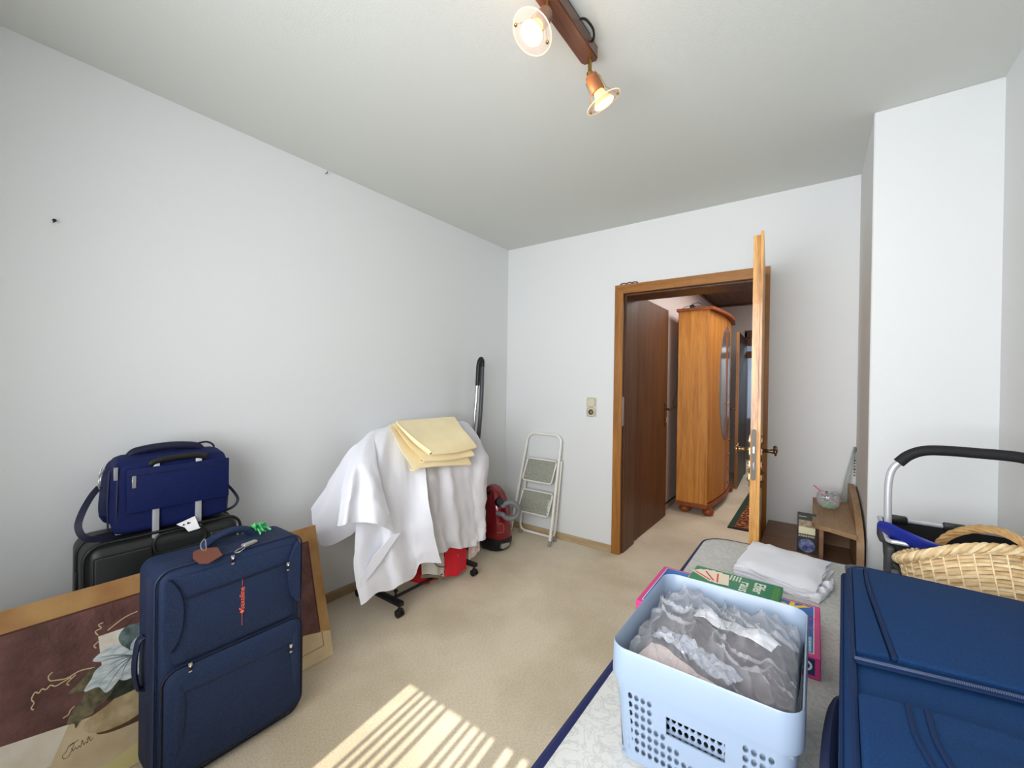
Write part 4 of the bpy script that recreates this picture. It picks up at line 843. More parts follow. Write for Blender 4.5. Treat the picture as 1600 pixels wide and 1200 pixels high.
def spot(piv, dirv, wm):
    piv = Vector(piv); dv = Vector(dirv).normalized(); q = dv.to_track_quat('Z', 'Y')
    b = NB(); cyl(b, (piv.x, piv.y, 2.442), piv, 0.007, n=10); lathe(b, [(0.010, -0.006), (0.012, 0), (0.010, 0.010)], piv, dv, 12)
    hd = obj('spot_arm', b, mat('brass', (150, 122, 62), 0.3, metal=0.9), lp)
    b = NB(); lathe(b, [(0.012, 0.004), (0.021, 0.010), (0.023, 0.030), (0.023, 0.066), (0.021, 0.068)], piv, dv, 22); obj('socket_sleeve', b, wm, lp)
    b = NB(); lathe(b, [(0.014, 0.064), (0.018, 0.070), (0.019, 0.080), (0.030, 0.100), (0.036, 0.112)], piv, dv, 22); bl = obj('bulb', b, BULB, lp)
    b = NB(); lathe(b, [(0.0355, 0.1115), (0.033, 0.116), (0.020, 0.119), (0.004, 0.120)], piv, dv, 22); obj('bulb_face', b, BULBF, bl)
    b = NB(); lathe(b, [(0.038, 0.108), (0.050, 0.109), (0.061, 0.106), (0.061, 0.109), (0.050, 0.112), (0.038, 0.111)], piv, dv, 32, cap=False); r_ = obj('glass_disc', b, FROST, lp)
    b = NB(); tube(b, [piv+q @ Vector((0.0615*math.cos(t), 0.0615*math.sin(t), 0.1075)) for t in [2*PI*k/32 for k in range(32)]], 0.0016, 6, True); obj('disc_rim', b, emis('lit_glass_rim', (255, 226, 180), 0.35) if 'lit_glass_rim' not in MATS else MATS['lit_glass_rim'], r_)
    for a in (2.1, 2.1+PI):
        b = NB(); c = piv+q @ Vector((0.052*math.cos(a), 0.052*math.sin(a), 0.110)); lathe(b, [(0.0045, 0), (0.0045, 0.005), (0.002, 0.007)], c, dv, 10)
        tube(b, [c, piv+q @ Vector((0.028*math.cos(a), 0.028*math.sin(a), 0.07)), piv+q @ Vector((0.025*math.cos(a), 0.025*math.sin(a), 0.02))], 0.0013, 5); obj('clip', b, MATS['brass'], lp)
    l = light('bulb_light', 'SPOT', piv+dv*0.125, 2.5, (1.0, 0.72, 0.42), spot_size=2.4, spot_blend=0.8, shadow_soft_size=0.03)
    l.rotation_euler = dv.to_track_quat('-Z', 'Y').to_euler()
    light('bulb_glow', 'POINT', piv+dv*0.05+dv.orthogonal().normalized()*0.05, 0.22, (1.0, 0.70, 0.45), shadow_soft_size=0.02)
spot((1.624, -1.997, 2.4135), (-0.17, -0.50, -0.85), wood('taupe_socket', (132, 98, 80), (112, 80, 64), 1))
spot((1.634, -1.728, 2.386), (0.049, 0.048, -0.125), wood('brown_socket', (142, 88, 46), (116, 66, 30), 1))

# ============================================================ TELEPHONE BENCH IN THE CORNER
bn = thing('telephone_bench', 'brown wooden bench with a raised shelf and rounded side panel in the corner', 'bench', (2.26, -0.37, 0))
b = NB(); box(b, 2.062, 2.443, -0.70, -0.018, 0.445, 0.470, 0.006, 2); obj('seat_board', b, BENCHD, bn)
b = NB(); box(b, 2.085, 2.105, -0.66, -0.05, 0.0, 0.445, 0.003, 1); obj('side_board', b, BENCHD, bn)
P = [(-0.03, 0.0), (-0.03, 0.755)]; P += [(-0.10-0.62*math.sin(t), 0.600+0.165*math.cos(t)) for t in [PI/2*i/12 for i in range(13)]]; P += [(-0.72, 0.0)]
b = NB(); prism(b, [(2.443, y, z) for y, z in P], (0.026, 0, 0)); bmesh.ops.bevel(b, geom=[e for e in b.edges if len(e.link_faces) == 2 and e.calc_face_angle(0) > 1.2], offset=0.004, segments=2, affect='EDGES'); obj('side_panel', b, BENCH, bn)
b = NB(); o = [(2.443, -0.06), (2.285, -0.06), (2.285, -0.60)] + [(2.285+0.06*(1-math.cos(t)), -0.60-0.06*math.sin(t)) for t in [PI/2*i/6 for i in range(1, 7)]] + [(2.443, -0.72)]
prism(b, [(x, y, 0.636) for x, y in o], (0, 0, 0.020)); bmesh.ops.bevel(b, geom=[e for e in b.edges if len(e.link_faces) == 2 and e.calc_face_angle(0) > 1.2], offset=0.004, segments=2, affect='EDGES'); obj('shelf', b, BENCH, bn)
b = NB(); box(b, 2.312, 2.330, -0.62, -0.06, 0.47, 0.636, 0.002, 1); obj('upright', b, BENCHD, bn)
b = NB(); box(b, 2.330, 2.443, -0.30, -0.285, 0.47, 0.636); obj('back_panel', b, BENCHD, bn)
# standing box
sb = thing('game_case', 'dark upright box with beige picture and blue globe standing on the bench', 'box', (2.262, -0.50, 0.47))
DK = mat('dark_green_card', (42, 48, 44), 0.5); M_ = basis((2.224, -0.512, 0.4705), (1, 0, 0), (0, 0.06, 1))   # local x right, y up, z towards viewer
b = NB(); box(b, 0, 0.076, 0, 0.192, -0.03, 0, 0.001, 1, M_); obj('case', b, DK, sb, smooth=False)
b = NB(); box(b, 0.006, 0.074, 0.126, 0.160, 0, 0.0006, 0, 1, M_); obj('picture_print', b, mat('sepia_print', (176, 158, 128), 0.5, var=60, col2=(120, 100, 80)), sb, smooth=False)
b = NB(); box(b, 0.006, 0.074, 0.092, 0.126, 0, 0.0006, 0, 1, M_); obj('picture_print', b, mat('cream_print', (226, 220, 186), 0.5), sb, smooth=False)
b = NB(); box(b, 0.004, 0.074, 0.076, 0.088, 0, 0.0006, 0, 1, M_); obj('text_strip', b, mat('grey_print', (98, 98, 88), 0.5), sb, smooth=False)
b = NB()
for k in range(7): box(b, 0.006+k*0.0095, 0.0125+k*0.0095, 0.078, 0.086, 0.0006, 0.0009, 0, 1, M_)
obj('lettering', b, mat('pale_lettering', (176, 172, 150), 0.5), sb, smooth=False)
b = NB()
for k in range(10): box(b, 0.006+k*0.0033, 0.0085+k*0.0033, 0.175, 0.179, 0.0, 0.0005, 0, 1, M_)
obj('lettering', b, MATS['pale_lettering'], sb, smooth=False)
b = NB(); prism(b, [M_ @ Vector((0.040+0.034*math.cos(t), 0.036+0.033*math.sin(t), 0.0003)) for t in [2*PI*k/28 for k in range(28)]], M_.to_3x3() @ Vector((0, 0, 0.0005))); obj('globe_print', b, mat('blue_globe_print', (150, 160, 196), 0.4, var=45, col2=(42, 58, 130)), sb, smooth=False)
# glass bowl
bw = thing('glass_bowl', 'round glass bowl of trinkets on the corner shelf', 'bowl', (2.352, -0.27, 0.657))
o = Vector((2.352, -0.27, 0.657))
b = NB(); lathe(b, [(0.004, 0.003), (0.028, 0.004), (0.045, 0.020), (0.051, 0.042), (0.046, 0.070), (0.036, 0.086), (0.038, 0.0875), (0.049, 0.071), (0.054, 0.042), (0.048, 0.018), (0.030, 0.0), (0.003, 0.0)], o, n=28, cap=False); obj('bowl', b, film('thin_bowl_glass', (225, 230, 232), 0.86, 0.05), bw)
def bits(name, n, z0_, z1_, rr, m_, label, cat, sz):
    b = NB()
    for k in range(n):
        a = random.uniform(0, 2*PI); r = rr*math.sqrt(random.random()); z = random.uniform(z0_, z1_); s = random.uniform(*sz)
        t = bmesh.new(); bmesh.ops.create_icosphere(t, subdivisions=1, radius=s); t.verts.index_update()
        merge(b, t, Matrix.Translation(o+Vector((r*math.cos(a), r*math.sin(a), z))) @ Matrix.Diagonal((1, random.uniform(.5, 1), random.uniform(.4, 1), 1)))
    return finish(obj(name, b, m_, smooth=False, kind='stuff'), label, cat)
bits('green_stones', 90, 0.008, 0.022, 0.030, mat('green_glass_stone', (70, 190, 80), 0.2), 'bright green stones at the bottom of the glass bowl', 'stones', (0.004, 0.007))
bits('silver_trinkets', 60, 0.032, 0.064, 0.036, mat('shiny_trinket', (190, 192, 200), 0.2, metal=0.7), 'shiny silver trinkets filling the glass bowl', 'trinkets', (0.004, 0.008))
bits('dark_trinkets', 34, 0.040, 0.084, 0.030, mat('dark_trinket', (40, 36, 52), 0.4), 'small dark trinkets on top inside the glass bowl', 'trinkets', (0.004, 0.009))
b = NB(); cyl(b, (2.288, -0.26, 0.765), (2.378, -0.30, 0.692), 0.0034, n=8)
pe = lone('pencil', b, mat('pink_pencil', (214, 90, 130), 0.4), 'pink pencil resting slantwise in the glass bowl', 'pencil')
b = NB(); cyl(b, (2.378, -0.30, 0.692), (2.384, -0.303, 0.6875), 0.0034, 0.0006, n=8); obj('tip', b, mat('pale_wood_tip', (222, 190, 150), 0.6), pe)
# glass panel and chain
b = NB(); prism(b, [(2.398, -0.115, 0.657), (2.437, -0.060, 0.657), (2.474, -0.030, 0.950), (2.466, -0.060, 0.965)], (0.003, -0.004, 0)); 
gp = lone('leaning_glass', b, film('green_edged_glass', (214, 226, 222), 0.80, 0.05), 'narrow clear glass pane leaning in the corner behind the bench shelf', 'glass pane', smooth=False)
b = NB(); tube(b, [(2.398, -0.117, 0.657), (2.466, -0.062, 0.965)], 0.0025, 6); tube(b, [(2.437, -0.062, 0.657), (2.474, -0.033, 0.95)], 0.0015, 6); obj('glass_edge', b, mat('grey_glass_edge', (150, 156, 156), 0.2), gp)
b = NB(); box(b, 2.464, 2.479, -0.05, -0.03, 0.94, 0.965, 0.003, 1); 
for k in range(9):
    t = bmesh.new(); bmesh.ops.create_icosphere(t, subdivisions=1, radius=0.0048 if k % 3 else 0.0065); t.verts.index_update(); merge(b, t, Matrix.Translation((2.472, -0.028+0.001*math.sin(k), 0.94-k*0.017)))
lone('hanging_chain', b, mat('grey_metal_beads', (96, 98, 100), 0.35, metal=0.7), 'short beaded chain hanging in the corner above the bench shelf', 'chain')

# ============================================================ THINGS ON THE BED
# board games
ZB = 0.581
PINK = mat('pink_card', (206, 62, 128), 0.45)
gb = thing('pink_game_box', 'flat pink and blue board game box lying under the laundry basket', 'board game', (2.09, -1.63, ZB))
b = NB(); box(b, 1.850, 2.310, -1.795, -1.497, ZB, 0.636, 0.002, 1); obj('box_lid', b, PINK, gb, smooth=False)
b = NB(); box(b, 1.866, 2.294, -1.780, -1.510, 0.636, 0.6366); obj('cover_print', b, mat('blue_print', (36, 66, 158), 0.4, var=12, col2=(40, 120, 190)), gb, smooth=False)
b = NB(); box(b, 1.864, 2.296, -1.782, -1.508, 0.6359, 0.6363); obj('cover_border', b, mat('white_print', (236, 236, 238), 0.5), gb, smooth=False)
MT = basis((0, 0, 0), (1, 0, 0), (0, 1, 0))
YEL = mat('yellow_print', (244, 206, 60), 0.4)
b = NB()
for ch, x, y, rot, sz in (('K', 1.965, -1.548, 0.1, 0.075), ('O', 2.165, -1.570, 0, 0.07), ('C', 2.205, -1.560, -0.05, 0.07), ('K', 2.255, -1.550, -0.15, 0.085)):
    merge(b, text_bm(ch, sz, Matrix.Translation((x, y, 0.6369)) @ Matrix.Rotation(rot, 4, 'Z'), 0.0003, 0.002))
obj('lettering', b, YEL, gb, smooth=False)
b = NB()
for k, (x, y, l, a) in enumerate(((2.275, -1.60, 0.05, 0.5), (2.28, -1.64, 0.04, -0.7), (2.27, -1.66, 0.05, 1.2), (2.275, -1.62, 0.03, 2.0))): strap(b, [(x-l/2*math.cos(a), y-l/2*math.sin(a), 0.6368), (x+l/2*math.cos(a), y+l/2*math.sin(a), 0.6368)], 0.004, 0.0003, (math.sin(a), -math.cos(a), 0))
obj('drawn_figure', b, mat('red_print', (214, 60, 60), 0.5), gb, smooth=False)
b = NB(); box(b, 2.268, 2.290, -1.776, -1.70, 0.6366, 0.6370); obj('cover_label', b, mat('cyan_print', (130, 196, 214), 0.4), gb, smooth=False)
b = NB(); merge(b, text_bm('A', 0.028, Matrix.Translation((2.279, -1.738, 0.6372)) @ Matrix.Rotation(PI/2, 4, 'Z'), 0.0002, 0.0006)); obj('lettering', b, MATS['white_print'], gb, smooth=False)
b = NB(); box(b, 2.235, 2.298, -1.7956, -1.795, 0.590, 0.630); obj('side_label', b, mat('dark_blue_label', (20, 52, 92), 0.4), gb, smooth=False)
b = NB(); merge(b, text_bm('SO', 0.034, basis((2.272, -1.7960, 0.610), (1, 0, 0), (0, 0, 1)), 0.0003, 0.0008)); obj('lettering', b, MATS['white_print'], gb, smooth=False)
gg = thing('green_card_game', 'small green card game box lying on the pink game box', 'card game', (2.07, -1.54, 0.637))
GRN = mat('green_card', (22, 128, 88), 0.45)
GM = Matrix.Translation((1.952, -1.447, 0.6375)) @ Matrix.Rotation(-0.02, 4, 'Z')
b = NB(); box(b, 0, 0.262, -0.175, 0, 0, 0.012, 0.0012, 1, GM); obj('box_lid', b, GRN, gg, smooth=False)
b = NB()
for i, (px_, py__, a) in enumerate(((0.055, -0.075, -0.95), (0.065, -0.070, -0.75), (0.078, -0.068, -0.55), (0.092, -0.070, -0.35), (0.105, -0.075, -0.15))):
    box(b, -0.017, 0.017, -0.035, 0.035, 0.0122+i*0.0003, 0.0124+i*0.0003, 0, 1, GM @ Matrix.Translation((px_-0.012, py__+0.010, 0)) @ Matrix.Rotation(-a, 4, 'Z') @ Matrix.Diagonal((1.25, 1.25, 1, 1)))
obj('printed_cards', b, mat('card_cream', (236, 222, 200), 0.5), gg, smooth=False)
b = NB()
for i, (px_, py__, a) in enumerate(((0.055, -0.075, -0.95), (0.078, -0.068, -0.55), (0.105, -0.075, -0.15))):
    box(b, -0.012, -0.008, -0.028, 0.028, 0.0137, 0.0139, 0, 1, GM @ Matrix.Translation((px_-0.012, py__+0.010, 0)) @ Matrix.Rotation(-a, 4, 'Z') @ Matrix.Diagonal((1.25, 1.25, 1, 1)))
obj('card_edges', b, MATS['red_print'], gg, smooth=False)
b = NB(); merge(b, text_bm('Elfer', 0.044, GM @ Matrix.Translation((0.200, -0.060, 0.0124)) @ Matrix.Rotation(-PI/2, 4, 'Z'), 0.0002, 0.0008))
merge(b, text_bm('raus', 0.046, GM @ Matrix.Translation((0.163, -0.078, 0.0124)) @ Matrix.Rotation(-PI/2, 4, 'Z'), 0.0002, 0.0004))
for k in range(4):
    for q in range(5): box(b, 0.140-k*0.009, 0.145-k*0.009, -0.050+q*0.0085, -0.0445+q*0.0085, 0.0122, 0.0125, 0, 1, GM)
obj('lettering', b, mat('white_lettering', (232, 236, 226), 0.5), gg, smooth=False)
b = NB(); box(b, 0.238, 0.256, -0.165, -0.012, 0.0121, 0.0123, 0, 1, GM); obj('gold_band', b, mat('gold_green_print', (70, 140, 70), 0.4), gg, smooth=False)

# folded napkins
def napkin(name, corners, z, h, folds, label, seed):
    c = [Vector(p) for p in corners]; lay = []
    t_ = thing(name, label, 'napkin', ((c[0].x+c[2].x)/2, (c[0].y+c[2].y)/2, z), group='white cloth napkins on the mattress')
    for k in range(folds):
        dz = z + h*k/folds
        rows = []
        sh = Vector((random.uniform(-.006, .006), random.uniform(-.006, .006), 0))
        for i in range(13):
            r = []
            for j in range(13):
                u, v = i/12, j/12
                p = (c[0]*(1-u)*(1-v)+c[1]*u*(1-v)+c[2]*u*v+c[3]*(1-u)*v)+sh+Vector((noise.noise(Vector((u*4, v*4, k+seed))), noise.noise(Vector((u*4, v*4, k+9))), 0))*0.014
                edge = min(v, 1-v, u, 1-u)
                zz = dz + 0.5*h/folds - 0.010*(1-min(1, edge*7))**2 + 0.007*noise.noise(Vector((u*3+seed, v*3, k*0.4))) + 0.006*noise.noise(Vector((u*9, v*7+seed, 2)))
                if k == folds-1: zz += 0.004*math.sin(PI*min(1, edge*4)/2)
                r.append((p.x, p.y, max(zz, z+0.001+0.002*k)))
            rows.append(r)
        b = sheet(NB(), rows, -0.006 if k < folds-1 else -0.008)
        obj('cloth_layer', b, LINEN2 if k % 2 else LINEN, t_)
    return t_
napkin('folded_napkin', [(2.045, -1.275, 0), (2.300, -1.345, 0), (2.348, -1.010, 0), (2.078, -0.945, 0)], ZB, 0.050, 5, 'thick folded white cloth lying near the far end of the mattress', 0.3)
b = NB(); 
for k in range(3): tube(b, cr([(2.285+0.014*k, -1.335+0.06*k, 0.590), (2.305+0.016*k, -1.335+0.05*k, 0.600+0.006*k), (2.318+0.014*k, -1.31+0.05*k, 0.592), (2.338+0.006*k, -1.20+0.03*k, 0.590)], 5), 0.012, 8, r2=0.006)
lone('creased_napkin', b, LINEN, 'crumpled white cloth end under the right side of the folded cloth', 'napkin', group='white cloth napkins on the mattress')

# laundry basket
LB = mat('pale_blue_plastic', (143, 160, 182), 0.35, spec=0.5)
lb = thing('laundry_basket', 'pale blue perforated plastic basket filled with a clear bag', 'basket', (2.126, -2.118, ZB))
bx0, bx1, by0, by1 = 1.972, 2.284, -2.300, -1.914
def ring_at(ins, z, r=0.035, k=8): return [(x, y, z) for x, y in [(p[0], p[1]) for p in rrect(bx1-bx0-2*ins, by1-by0-2*ins, max(r-ins*0.5, 0.008), k, (bx0+bx1)/2, (by0+by1)/2)]]
def skin(b, rs, close=True):
    V = [[b.verts.new(p) for p in r] for r in rs]; n = len(rs[0])
    for A, B in zip(V, V[1:]):
        for k in range(n): b.faces.new((A[k], A[(k+1) % n], B[(k+1) % n], B[k]))
    return V
b = NB(); skin(b, [ring_at(0.006, 0.735), ring_at(0.0, 0.735), ring_at(-0.001, 0.742), ring_at(0.0, 0.797), ring_at(0.0015, 0.800), ring_at(0.0035, 0.797), ring_at(0.005, 0.745), ring_at(0.006, 0.735)]); obj('rim_band', b, LB, lb, angle=60)
# perforated walls: every wall is a grid of cells with a round hole in each perforated cell
def perforated(b, A, B_, zt, zb_, nx, nz, ok, nrm, slot=None, wallt=0.0025, taper=0.012, rad=0.30):
    A = Vector(A); B_ = Vector(B_); nrm = Vector(nrm)
    def P(u, v): return A.lerp(B_, u)*1.0 + Vector((0, 0, zt+(zb_-zt)*v)) - nrm*taper*v
    for side in (0, 1):
        off = -nrm*wallt*side
        for i in range(nx):
            for j in range(nz):
                u0, u1, v0, v1 = i/nx, (i+1)/nx, j/nz, (j+1)/nz
                if slot and slot(i, j): continue
                c4 = [P(u0, v0)+off, P(u1, v0)+off, P(u1, v1)+off, P(u0, v1)+off]
                if ok(i, j):
                    outer = []
                    for (ua, va), (ub, vb) in (((u0, v0), (u1, v0)), ((u1, v0), (u1, v1)), ((u1, v1), (u0, v1)), ((u0, v1), (u0, v0))):
                        outer += [P(ua, va)+off, P((ua+ub)/2, (va+vb)/2)+off]
                    cu, cv = (u0+u1)/2, (v0+v1)/2
                    inner = []
                    for k in range(8):
                        a = -3*PI/4 + k*PI/4
                        inner.append(P(cu+rad*(u1-u0)*1.25*math.cos(a)*1.0, cv+rad*(v1-v0)*1.25*math.sin(a))+off)
                    vo = [b.verts.new(p) for p in outer]; vi = [b.verts.new(p) for p in inner]
                    for k in range(8): b.faces.new((vo[k], vo[(k+1) % 8], vi[(k+1) % 8], vi[k]))
                else:
                    b.faces.new([b.verts.new(p) for p in c4])
zt, zb_ = 0.737, 0.584
def blank(i, j): return False
def pat_front(i, j): return 1 <= j <= 7 and (i < 4+max(0, j-3)*2 or i > 15-max(0, j-4)*2)
def slot_front(i, j): return 6 <= i <= 13 and 2 <= j <= 3
ci = 0.006
def body(parent, ins, name, pf, sf, pside):
    b = NB(); x0, x1, y0_, y1_ = bx0+ci+ins, bx1-ci-ins, by0+ci+ins, by1-ci-ins; r = 0.030
    perforated(b, (x0+r, y0_, 0), (x1-r, y0_, 0), zt-0.004*(ins > 0), zb_, 20, 9, pf, (0, -1, 0), sf)
    perforated(b, (x0, y1_-r, 0), (x0, y0_+r, 0), zt-0.004*(ins > 0), zb_, 23, 9, pside, (-1, 0, 0), None)
    perforated(b, (x1, y0_+r, 0), (x1, y1_-r, 0), zt, zb_, 23, 9, pside, (1, 0, 0), None)
    perforated(b, (x1-r, y1_, 0), (x0+r, y1_, 0), zt, zb_, 6, 4, blank, (0, 1, 0), None)
    for cx_, cy_, a0, in ((x0+r, y0_+r, 180), (x1-r, y0_+r, 270), (x1-r, y1_-r, 0), (x0+r, y1_-r, 90)):
        for side in (0, 1):
            rr = r-0.0025*side; V = []
            for v in range(5):
                z = zt+(zb_-zt)*v/4; rw = []
                for k in range(9):
                    a = math.radians(a0+90*k/8); tp = 0.012*v/4
                    sx = 1 if cx_ > (x0+x1)/2 else -1; sy = 1 if cy_ > (y0_+y1_)/2 else -1
                    rw.append(b.verts.new((cx_-sx*tp+rr*math.cos(a), cy_-sy*tp+rr*math.sin(a), z)))
                V.append(rw)
            for A, B in zip(V, V[1:]):
                for k in range(8): b.faces.new((A[k], A[k+1], B[k+1], B[k]))
    bmesh.ops.remove_doubles(b, verts=b.verts[:], dist=0.0004)
    return obj(name, b, LB, parent, angle=50)
body(lb, 0.0, 'perforated_body', pat_front, slot_front, lambda i, j: 1 <= j <= 7 and 1 <= i < 22)
body(lb, 0.012, 'inner_wall', lambda i, j: 5 <= i <= 14 and 1 <= j <= 4, None, blank)
b = NB(); box(b, bx0+0.02, bx1-0.02, by0+0.02, by1-0.02, ZB, 0.588, 0.003, 1); obj('bottom', b, LB, lb)
# contents
def heap(x0, x1, y0_, y1_, f, nx=40, ny=44, thick=0.0):
    rows = []
    for i in range(nx+1):
        rows.append([(x0+(x1-x0)*i/nx, y0_+(y1_-y0_)*j/ny, f(i/nx, j/ny)) for j in range(ny+1)])
    return sheet(NB(), rows, thick)
def hump(u, v): return (max(0, math.sin(PI*min(max(u, 0), 1)))**0.5)*(max(0, math.sin(PI*min(max(v, 0), 1)))**0.5)
def fh(u, v):
    n1 = noise.noise(Vector((u*2.4+3, v*2.4, 1))); n2 = noise.noise(Vector((u*7, v*5+4, 2)))
    return 0.700+0.064*hump(u, v)**0.35+0.018*n1+0.010*n2
dk = lone('dark_textiles', heap(bx0+0.024, bx1-0.024, by0+0.024, by1-0.024, fh, thick=-0.05), mat('mauve_grey_fabric', (92, 80, 88), 0.8, var=9, col2=(62, 58, 70), bump=(300, 0.3, 0.001)), 'dark mauve grey textiles packed inside the clear bag', 'textiles')
def patch(x0, x1, y0_, y1_, rot, dz, amp, fr, seed, nx=26, ny=26):
    rows = []; cx_, cy_ = (x0+x1)/2, (y0_+y1_)/2; c_, s_ = math.cos(rot), math.sin(rot)
    for i in range(nx+1):
        r = []
        for j in range(ny+1):
            X, Y = x0+(x1-x0)*i/nx-cx_, y0_+(y1_-y0_)*j/ny-cy_
            X, Y = cx_+X*c_-Y*s_, cy_+X*s_+Y*c_
            u, v = (X-bx0-0.018)/(bx1-bx0-0.036), (Y-by0-0.018)/(by1-by0-0.036)
            r.append((X, Y, fh(u, v)+dz+amp*abs(noise.noise(Vector((X*fr+seed, Y*fr, seed))))))
        rows.append(r)
    return sheet(NB(), rows, 0.0015)
lone('white_cloth', patch(2.075, 2.235, -2.065, -2.010, -0.25, 0.010, 0.006, 30, 1), LINEN, 'white cloth tucked inside the far side of the clear bag', 'cloth')
lone('silver_foil', patch(2.015, 2.190, -2.205, -2.160, -0.42, 0.006, 0.012, 70, 3, 50, 24), mat('crumpled_foil', (196, 204, 222), 0.22, metal=0.85), 'crumpled silver foil package inside the clear bag', 'foil')
lone('pink_cloth', patch(2.005, 2.165, -2.262, -2.215, -0.40, 0.004, 0.008, 20, 5), mat('pale_pink_fabric', (214, 196, 194), 0.8), 'pale pink cloth at the near side of the clear bag', 'cloth')
def fb(u, v):
    x, y = u*0.3, v*0.33
    a = noise.noise(Vector((x*12, y*12, 5)))
    r1 = 1-abs(noise.noise(Vector(((x*0.8+y)*15+a*1.5, (x-y)*5, 7))))*2
    r2 = 1-abs(noise.noise(Vector(((x+y*0.4)*24, (x*0.3-y)*9+a, 3))))*2
    r3 = 1-abs(noise.noise(Vector((x*42+a*3, y*36, 9))))*2
    return fh(u, v)+0.012+0.012*a+0.020*max(r1, 0)**4+0.014*max(r2, 0)**4+0.004*max(r3, 0)**2
lone('clear_plastic_bag', heap(bx0+0.012, bx1-0.012, by0+0.012, by1-0.012, fb, 120, 130), film('crinkled_clear_film', (214, 216, 222), 0.87, 0.09), 'crinkled clear plastic bag lying in the pale blue basket', 'plastic bag', angle=80)

# blue suitcase lying flat
s3 = thing('flat_suitcase', 'bright blue fabric suitcase lying flat on the near end of the bed', 'suitcase', (2.355, -1.655, ZB), math.radians(-2.4))
SW, SL, ST = 0.447, 0.86, 0.259
b = NB(); box(b, 0, SW, -SL, 0, 0.008, ST-0.004, 0.030, 5); obj('body', b, BLUE2, s3, world=False)
def S(x, y, z=0.0): return Vector((x, y, ST+z))
b = NB(); o = [(SW/2+p[0], -SL/2+p[1]) for p in rrect(SW-0.026, SL-0.026, 0.04)]
tube(b, [S(x, y, -0.003) for x, y in o], 0.0055, 8, True); o = [(SW/2+p[0], -SL/2+p[1]) for p in rrect(SW, SL, 0.032)]; tube(b, [S(x, y, -0.028) for x, y in o], 0.0045, 8, True); tube(b, [S(x, y, -0.05) for x, y in o], 0.0035, 8, True)
obj('piping', b, BLUE2D, s3, world=False)
def padtop(name, outline, h, parent=s3, m_=BLUE2):
    b = NB(); n = len(outline); cx_ = sum(p[0] for p in outline)/n; cy_ = sum(p[1] for p in outline)/n; rs = []
    for f, z in ((1, -0.008), (1, h*0.4), (0.985, h*0.8), (0.955, h)): rs.append([b.verts.new(S(cx_+(x-cx_)*f, cy_+(y-cy_)*f, z)) for x, y in outline])
    for A, B in zip(rs, rs[1:]):
        for k in range(n): b.faces.new((A[k], A[(k+1) % n], B[(k+1) % n], B[k]))
    b.faces.new(rs[-1]); return obj(name, b, m_, parent, world=False)
padtop('top_panel', [(0.045, -0.022), (0.43, -0.022), (0.43, -0.412), (0.25, -0.425), (0.072, -0.452), (0.058, -0.30), (0.048, -0.15)], 0.006)
padtop('side_gusset', [(0.018, -0.04), (0.038, -0.03), (0.040, -0.15), (0.050, -0.30), (0.062, -0.452), (0.018, -0.462)], 0.003)
b = NB(); tube(b, cr([S(0.044, -0.020, 0.002), S(0.045, -0.15, 0.004), S(0.056, -0.30, 0.004), S(0.068, -0.456, 0.004)], 6), 0.004, 6); obj('seam', b, BLUE2D, s3, world=False)
b = NB(); P = cr([S(0.016, -0.497, 0.002), S(0.10, -0.478, 0.002), S(0.22, -0.452, 0.002), S(0.34, -0.435, 0.002), S(0.43, -0.425, 0.002)], 6); strap(b, P, 0.022, 0.006, (0, 1, 0)); obj('zipper_tape', b, BLUE2D, s3, world=False)
b = NB(); P = cr([S(0.016, -0.497, 0.005), S(0.10, -0.478, 0.005), S(0.22, -0.452, 0.005), S(0.34, -0.435, 0.005), S(0.43, -0.425, 0.005)], 24)
for i in range(0, len(P)-1):
    for q in (P[i], P[i].lerp(P[i+1], 0.5)): box(b, q.x-0.0009, q.x+0.0009, q.y-0.003, q.y+0.003, q.z-0.001, q.z+0.0012)
obj('zipper', b, mat('slate_zip', (70, 84, 116), 0.4), s3, world=False, smooth=False)
padtop('lower_pocket', [(0.018, -0.640)] + [(p.x, p.y) for p in cr([(0.018, -0.600, 0), (0.10, -0.583, 0), (0.22, -0.572, 0), (0.33, -0.590, 0), (0.43, -0.625, 0)], 4)] + [(0.43, -0.845), (0.018, -0.845)], 0.008)
b = NB()
for dx in (0.0, 0.020): tube(b, cr([S(0.072+dx, -0.588, 0.009), S(0.074+dx, -0.66, 0.009), S(0.088+dx, -0.73, 0.009), S(0.098+dx, -0.84, 0.009)], 5), 0.0035, 6)
obj('strap_seam', b, BLUE2D, s3, world=False)
b = NB(); o = [(0.014, -0.006), (0.050, -0.004), (0.050, -0.030), (0.030, -0.034), (0.015, -0.046), (0.006, -0.05), (0.003, -0.02)]
prism(b, [S(x, y, -0.018) for x, y in o], (0, 0, 0.018)); bmesh.ops.bevel(b, geom=b.edges[:], offset=0.003, segments=2, affect='EDGES'); obj('corner_guard', b, mat('dark_corner_guard', (52, 54, 60), 0.35), s3, world=False)
b = NB(); P = cr([(0.004, -0.46, 0.15), (-0.008, -0.50, 0.155), (-0.014, -0.60, 0.158), (-0.012, -0.70, 0.155), (0.004, -0.76, 0.15)], 6); tube(b, P, 0.024, 10, r2=0.012, up=(0, 0, 1)); obj('side_handle', b, mat('dark_navy_handle', (24, 34, 66), 0.6), s3, world=False)
b = NB(); box(b, -0.012, 0.004, -0.80, -0.735, 0.14, 0.18, 0.004, 2); obj('handle_bracket', b, GREYM, s3, world=False)

